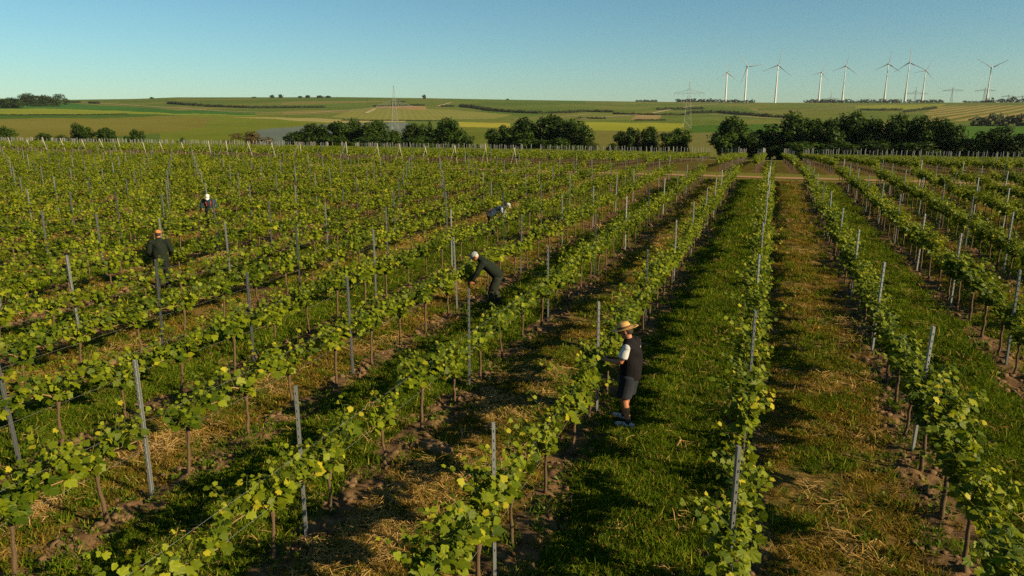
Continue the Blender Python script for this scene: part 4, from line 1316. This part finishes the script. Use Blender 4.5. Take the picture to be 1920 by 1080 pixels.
M_skin = mat_plain('skin_tanned', (.28, .12, .06), .55, 0, .35, .12, 30)
M_eye = mat_plain('eye_dark', (.02, .015, .012), .3, 0, .5, .1, 10)
M_lip = mat_plain('lip', (.28, .10, .07), .5, 0, .3, .1, 20)
def cloth(name, col, rough=.9): return mat_plain(name, col, rough, 0, .15, .18, 22, .25)

def hand(mb, wrist, d, palm_n, thumb_side, grip=.5, s=1.0):
    """palm and five bent fingers; d: pointing direction, palm_n: towards the palm side"""
    d = Vector(d).normalized(); n = Vector(palm_n); n = (n - d * n.dot(d)).normalized(); w = d.cross(n) * thumb_side
    wr = Vector(wrist)
    mb.limb([wr, wr + d * .04 * s, wr + d * .088 * s], [(.027 * s, .018 * s), (.036 * s, .017 * s), (.038 * s, .013 * s)], 10, side=w)
    for i, (off, L) in enumerate(((.030, .070), (.010, .080), (-.010, .075), (-.029, .058))):
        p = wr + d * .092 * s + w * off * s
        a = grip * .7; q1 = p + (d * math.cos(a) + n * math.sin(a)) * L * .45 * s
        a = grip * 1.6; q2 = q1 + (d * math.cos(a) + n * math.sin(a)) * L * .32 * s
        a = grip * 2.3; q3 = q2 + (d * math.cos(a) + n * math.sin(a)) * L * .25 * s
        mb.limb([p - d * .02, q1, q2, q3], [.0095, .009, .0085, .0075], 6, side=w)
    p = wr + d * .025 * s + w * .026 * s
    mb.limb([p, p + (d * .6 + w * .7 + n * .3) * .035 * s, p + (d * .85 + w * .75 + n * .6) * .062 * s], [.012, .0105, .0085], 6, side=n)

def person(label, loc, facing, J, wear, hat, voxel=.011, build=(1.06, 1.08, 1.0)):
    fx, fy = facing
    root = empty('person', (loc[0], loc[1], gzf(loc[0], loc[1])), math.atan2(-fx, fy))
    g = lambda k: Vector(J[k])
    def arm(s): return g('sh' + s), g('el' + s), g('wr' + s)
    def leg(s): return g('hp' + s), g('kn' + s), g('an' + s)
    hd = g('head'); hf = g('look').normalized(); hu = (Vector((0, 0, 1)) if abs(hf.z) < .9 else Vector((0, 1, 0)))
    if 'headup' in J: hu = g('headup')
    hu = (hu - hf * hu.dot(hf)).normalized(); hr = hf.cross(hu)
    b = MB()
    # trunk, neck, head
    pel, wai, che, nek = g('pelvis'), g('waist'), g('chest'), g('neck')
    b.limb([pel, wai, che, che.lerp(nek, .6)], [(.165, .115), (.145, .105), (.170, .115), (.11, .08)], 16, (1, 0, 0))
    b.limb([che.lerp(nek, .5), nek, hd - hu * .05], [.062, .056, .055], 12)
    b.ball(hd + hu * .02, (.001, .001, .001)) if False else None
    b.limb([hd - hu * .055 + hf * .025, hd + hu * .0, hd + hu * .055 - hf * .008], [(.056, .068), (.072, .090), (.074, .092)], 14, side=hr)
    b.limb([hd + hf * .088 + hu * .012, hd + hf * .108 - hu * .022], [.010, .015], 8, side=hr)                       # nose
    b.limb([hd + hf * .075 - hu * .085, hd + hf * .055 - hu * .095], [.026, .03], 8, side=hr)                          # chin
    for s in (-1, 1):
        e = hd + hr * s * .078 - hf * .01
        b.limb([e - hu * .022, e + hu * .022 - hf * .004], [(.009, .017), (.009, .02)], 8, side=hr)                     # ears
    for s, sg in (('L', -1), ('R', 1)):
        a, e, w = arm(s)
        b.limb([a, a.lerp(e, .4), e, e.lerp(w, .3), w], [.052, .047, .039, .041, .026], 12)
        d = Vector(J.get('hand' + s, w - e)); n = Vector(J.get('palm' + s, (0, 0, -1)))
        hand(b, w, d, n, sg, J.get('grip', .5))
        h, k, n_ = leg(s)
        b.limb([h, h.lerp(k, .4), k, k.lerp(n_, .35), n_], [(.09, .09), (.082, .084), .055, .056, .036], 12)
        fd = Vector(J.get('foot' + s, (0, 1, 0)))
        b.limb([n_ + Vector((0, 0, -.045)) - fd * .03, n_ + Vector((0, 0, -.055)) + fd * .12], [.035, .032], 8)
    link('body', remesh(b, voxel, 3, M_skin, 'body'), root)
    for s in (-1, 1):
        eb = MB().ball(hd + hf * .083 + hr * s * .031 + hu * .012, .011, 8, 6)
        link('eye', eb.mesh('eye', M_eye, True), root)
    mo = MB().limb([hd + hf * .091 - hu * .052 - hr * .02, hd + hf * .094 - hu * .05, hd + hf * .091 - hu * .052 + hr * .02], [.005, .007, .005], 6, side=hu)
    link('mouth', mo.mesh('mouth', M_lip, True), root)
    # hair: cap of hair round the back and sides
    hb = MB()
    hb.limb([hd + hu * .01 - hf * .03, hd + hu * .055 - hf * .012], [(.081, .075), (.080, .092)], 14, side=hr)
    link('hair', remesh(hb, .014, 2, wear['hair'], 'hair'), root)
    # clothes
    for nm, spec in wear['items'].items():
        b = MB(); m = spec['mat']; inf = spec.get('inf', .02)
        kind = spec['kind']
        if kind in ('top', 'vest'):
            low = spec.get('low', .06)
            dn = (pel - wai).normalized()
            b.limb([pel + dn * low, pel, wai, che, che.lerp(nek, .62)], [(.172 + inf, .122 + inf), (.168 + inf, .125 + inf), (.160 + inf, .13 + inf), (.174 + inf, .122 + inf), (.10 + inf, .075 + inf)], 18, (1, 0, 0), 'a')
            b.limb([che.lerp(nek, .5), che.lerp(nek, .93)], [.07 + inf * .6, .064 + inf * .6], 12)
            for s in 'LR':
                a, e, w = arm(s)
                if kind == 'top':
                    b.ball(a + Vector((0, 0, -.012)), .060 + inf)
                    t = spec.get('sleeve', .95)
                    if t <= .5:
                        q = a.lerp(e, t * 2); b.limb([che.lerp(a, .7), a, a.lerp(q, .5), q], [.062 + inf, .060 + inf, .060 + inf, .058 + inf], 12, flat='b')
                    else:
                        q = e.lerp(w, (t - .5) * 2); b.limb([che.lerp(a, .7), a, a.lerp(e, .5), e, q], [.06 + inf, .060 + inf, .05 + inf, .045 + inf, .030 + inf], 12, flat='b')
                else:
                    b.limb([che.lerp(a, .35), che.lerp(a, .86)], [.078 + inf, .064 + inf], 12)
        elif kind == 'legs':
            t = spec.get('len', .97)
            b.limb([pel + (wai - pel) * .45, pel, pel.lerp((g('hpL') + g('hpR')) / 2, 1.0)], [(.155 + inf, .112 + inf), (.168 + inf, .122 + inf), (.16 + inf, .115 + inf)], 16, (1, 0, 0))
            for s in 'LR':
                h, k, n_ = leg(s)
                if t <= .5:
                    q = h.lerp(k, t * 2); b.limb([h, h.lerp(q, .5), q], [.094 + inf, .095 + inf, .095 + inf], 14, (1, 0, 0), 'b')
                else:
                    q = k.lerp(n_, (t - .5) * 2); b.limb([h, h.lerp(k, .45), k, q], [.092 + inf, .086 + inf, .064 + inf, .052 + inf], 12, (1, 0, 0), 'b')
        elif kind == 'strap':
            for p0, p1, p2 in spec['pts']: b.limb([p0, p1, p2], [(.022, .012)] * 3, 8)
        link(nm, remesh(b, voxel * 1.1, 3, m, nm, spec.get('fold', .022)), root)
    for s in 'LR':
        n_ = g('an' + s); fd = Vector(J.get('foot' + s, (0, 1, 0))).normalized()
        b = MB(); z0 = Vector((0, 0, -n_.z + .045))
        b.limb([n_ + z0 - fd * .055, n_ + z0 + fd * .06, n_ + z0 + fd * .165 - Vector((0, 0, .008))], [(.042, .042), (.047, .044), (.044, .032)], 10)
        b.limb([n_ + Vector((0, 0, .0)), n_ + z0], [.046, .044], 10)
        sh = link('shoe', remesh(b, .012, 2, wear['shoe'], 'shoe'), root)
        so = MB().limb([n_ + z0 - fd * .06 - Vector((0, 0, .032)), n_ + z0 + fd * .17 - Vector((0, 0, .032))], [(.045, .012), (.045, .012)], 10)
        link('sole', so.mesh('sole', wear['sole'], True), sh)
        if wear.get('sock'):
            b = MB().tube([n_ - Vector((0, 0, .02)), n_.lerp(g('kn' + s), .16)], [.045, .047], 12)
            link('sock', b.mesh('sock', wear['sock'], True), root)
    # headwear
    M = Matrix((hr, hf, hu)).transposed().to_4x4(); M.translation = hd
    if hat['kind'] == 'straw':
        b = MB().lathe([(.001, .135), (.045, .137), (.075, .125), (.088, .09), (.095, .035), (.099, .03), (.15, .022), (.185, .03), (.187, .024), (.15, .015), (.092, .022), (.085, .05)], 28, (0, 0, .03), (.95, 1.08))
        ho = link('straw_hat', b.mesh('straw_hat', hat['mat'], True, M=M), root)
        b = MB().lathe([(.0965, .036), (.0975, .037), (.0945, .066), (.093, .066)], 28, (0, 0, .03), (.97, 1.10))
        link('hat_band', b.mesh('hat_band', hat['band'], True, M=M), ho)
    else:
        b = MB().lathe([(.001, .125), (.04, .122), (.075, .1), (.092, .06), (.094, .02), (.09, .018), (.001, .05)], 22, (0, -.008, .012), (.92, 1.12))
        ho = link('cap', b.mesh('cap', hat['mat'], True, M=M), root)
        b = MB(); vs_ = []; n = 11
        s = -1 if hat.get('backwards') else 1
        for i in range(n):
            a = math.pi * (.12 + .76 * i / (n - 1))
            for zz in (0, .006):
                vs_.append((math.cos(a) * .082, s * (.02 + math.sin(a) * .08), .03 + zz)); vs_.append((math.cos(a) * .085, s * (.035 + math.sin(a) * .155), .012 + zz))
        fs_ = []
        for i in range(n - 1):
            q = i * 4
            fs_ += [(q, q + 1, q + 5, q + 4), (q + 2, q + 6, q + 7, q + 3), (q + 1, q + 3, q + 7, q + 5)]
        b.add(vs_, fs_); link('visor', b.mesh('visor', hat.get('visor', hat['mat']), True, M=M), ho)
    root.scale = build
    tag(root, label, 'person', 'workers among the vines')
    return root

M_black = cloth('vest_black', (.006, .0052, .006)); M_white = cloth('shirt_white', (.38, .39, .39)); M_shorts = cloth('shorts_slate', (.017, .021, .027))
M_shoe = cloth('shoe_white', (.42, .42, .4)); M_sole = cloth('sole_grey', (.3, .3, .28)); M_sockw = cloth('sock_dark', (.03, .03, .035))
M_strawhat = mat_plain('straw_hat', (.44, .26, .085), .8, 0, .2, .22, 90, .5); M_band = cloth('hat_band', (.09, .05, .03))
M_dgreen = cloth('jacket_dark_green', (.008, .0125, .008)); M_dtrous = cloth('trousers_dark', (.009, .012, .010)); M_olive = cloth('trousers_olive', (.017, .022, .015))
M_cap_o = cloth('cap_orange', (.36, .15, .05)); M_cap_w = cloth('cap_white', (.5, .5, .49)); M_cap_g = cloth('cap_grey', (.2, .21, .21))
M_teal = cloth('jacket_teal', (.012, .026, .034)); M_red = cloth('strap_red', (.3, .025, .015)); M_navy = cloth('jacket_navy', (.03, .045, .075)); M_lblue = cloth('sleeve_light', (.22, .26, .3))
M_hair_d = cloth('hair_dark', (.03, .022, .016)); M_hair_g = cloth('hair_grey', (.32, .31, .3))
M_boot = cloth('boot_dark', (.03, .028, .025))

J_work = dict(pelvis=(0, 0, .95), waist=(0, .0, 1.10), chest=(0, .01, 1.33), neck=(0, .045, 1.50), head=(0, .095, 1.63), look=(0, 1, -.42),
    shL=(-.195, .01, 1.435), elL=(-.235, .08, 1.17), wrL=(-.14, .30, 1.13), shR=(.195, .01, 1.435), elR=(.24, .03, 1.16), wrR=(.14, .26, 1.08),
    handL=(.25, 1, .05), handR=(-.25, 1, .1), palmL=(.8, 0, -.5), palmR=(-.8, 0, -.5), grip=.55,
    hpL=(-.095, 0, .90), knL=(-.11, .05, .49), anL=(-.12, -.03, .09), hpR=(.095, 0, .90), knR=(.12, .09, .49), anR=(.14, .12, .09), footL=(-.15, 1, 0), footR=(.2, 1, 0))
J_bend = dict(pelvis=(0, -.20, .93), waist=(0, -.06, 1.02), chest=(0, .20, 1.17), neck=(0, .38, 1.27), head=(0, .50, 1.32), look=(0, .75, -.65), headup=(0, .65, .75),
    shL=(-.19, .28, 1.22), elL=(-.23, .40, .95), wrL=(-.17, .50, .72), shR=(.19, .28, 1.22), elR=(.23, .36, .95), wrR=(.16, .44, .70),
    handL=(.2, .3, -1), handR=(-.2, .3, -1), palmL=(.8, .3, 0), palmR=(-.8, .3, 0), grip=.6,
    hpL=(-.095, -.19, .88), knL=(-.12, -.02, .48), anL=(-.13, -.10, .09), hpR=(.095, -.19, .88), knR=(.12, -.12, .48), anR=(.14, -.26, .09))
J_back = dict(pelvis=(0, 0, .96), waist=(0, .01, 1.11), chest=(0, .02, 1.34), neck=(0, .04, 1.51), head=(0, .075, 1.645), look=(0, 1, -.25),
    shL=(-.205, .01, 1.445), elL=(-.285, .02, 1.16), wrL=(-.25, .20, .98), shR=(.205, .01, 1.445), elR=(.285, .02, 1.16), wrR=(.26, .20, .98),
    handL=(.15, .8, -.4), handR=(-.15, .8, -.4), palmL=(.8, 0, -.3), palmR=(-.8, 0, -.3), grip=.5,
    hpL=(-.1, 0, .91), knL=(-.12, .03, .49), anL=(-.13, -.02, .09), hpR=(.1, 0, .91), knR=(.12, .03, .49), anR=(.13, -.02, .09))
J_front = dict(J_back); J_front.update(chest=(0, .10, 1.31), neck=(0, .19, 1.46), head=(0, .26, 1.57), look=(0, .8, -.7), headup=(0, .7, .8), shL=(-.205, .12, 1.41), shR=(.205, .12, 1.41),
    elL=(-.30, .16, 1.13), wrL=(-.18, .36, .97), elR=(.30, .16, 1.13), wrR=(.20, .38, 1.0))

person('man in straw hat, black vest and grey shorts working at a vine', (-1.93, 11.18), (-.985, .17), J_work,
    dict(hair=M_hair_d, shoe=M_shoe, sole=M_sole, sock=M_sockw, items={
        't_shirt': dict(kind='top', mat=M_white, inf=.008, sleeve=.34), 'vest': dict(kind='vest', mat=M_black, inf=.022, low=.10), 'shorts': dict(kind='legs', mat=M_shorts, inf=.016, len=.46)}),
    dict(kind='straw', mat=M_strawhat, band=M_band), .009, (1.08, 1.22, 1.0))
J_bend1 = dict(J_bend); J_bend1.update(waist=(0, -.10, 1.05), chest=(0, .11, 1.25), neck=(0, .25, 1.38), head=(0, .36, 1.44), shL=(-.19, .17, 1.32), elL=(-.23, .31, 1.05), wrL=(-.17, .44, .82),
    shR=(.19, .17, 1.32), elR=(.23, .27, 1.05), wrR=(.16, .38, .80))
person('man in dark jacket and pale cap bending down over a vine', (-6.85, 17.2), (-.93, -.36), J_bend1,
    dict(hair=M_hair_g, shoe=M_boot, sole=M_boot, items={'jacket': dict(kind='top', mat=M_dgreen, inf=.024), 'trousers': dict(kind='legs', mat=M_olive, inf=.02)}),
    dict(kind='cap', mat=M_cap_g))
person('grey-haired person in navy top with light sleeves bending behind a far row', (-10.93, 28.1), (.95, .25), J_bend,
    dict(hair=M_hair_g, shoe=M_boot, sole=M_boot, items={'shirt': dict(kind='top', mat=M_lblue, inf=.014), 'body_warmer': dict(kind='vest', mat=M_navy, inf=.026), 'trousers': dict(kind='legs', mat=M_dtrous, inf=.02)}),
    dict(kind='cap', mat=M_hair_g))
person('man with orange cap and dark green jacket seen from behind', (-16.9, 15.95), (-.70, .72), J_back,
    dict(hair=M_hair_d, shoe=M_boot, sole=M_boot, items={'jacket': dict(kind='top', mat=M_dgreen, inf=.03, low=.12), 'trousers': dict(kind='legs', mat=M_dtrous, inf=.02)}),
    dict(kind='cap', mat=M_cap_o))
person('man with white cap and red straps on dark teal jacket facing this way', (-23.5, 25.2), (.55, -.83), J_front,
    dict(hair=M_hair_d, shoe=M_boot, sole=M_boot, items={'jacket': dict(kind='top', mat=M_teal, inf=.026, sleeve=.78), 'trousers': dict(kind='legs', mat=M_dtrous, inf=.02),
        'red_strap': dict(kind='strap', mat=M_red, pts=[((.10, .16, 1.44), (.09, .235, 1.32), (.07, .20, 1.18)), ((-.10, .16, 1.44), (-.09, .235, 1.32), (-.07, .20, 1.18))])}),
    dict(kind='cap', mat=M_cap_w))
bpy.data.scenes.remove(SCRATCH)

# ------------------------------------------------------------------ haze
t_ = new_mat('haze_air')
hm, hn, hl = t_
pv = hn.new('ShaderNodeVolumePrincipled'); pv.inputs['Color'].default_value = (.82, .91, 1.0, 1); pv.inputs['Density'].default_value = .00003; pv.inputs['Anisotropy'].default_value = .2
ho_ = hn.new('ShaderNodeOutputMaterial'); hl.new(pv.outputs[0], ho_.inputs['Volume'])
hz = MB().box((0, 0, 112), (8200, 8200, 250))
tag(link('haze', hz.mesh('haze', hm)), 'thin pale haze in the air over the fields', 'haze', kind='stuff')
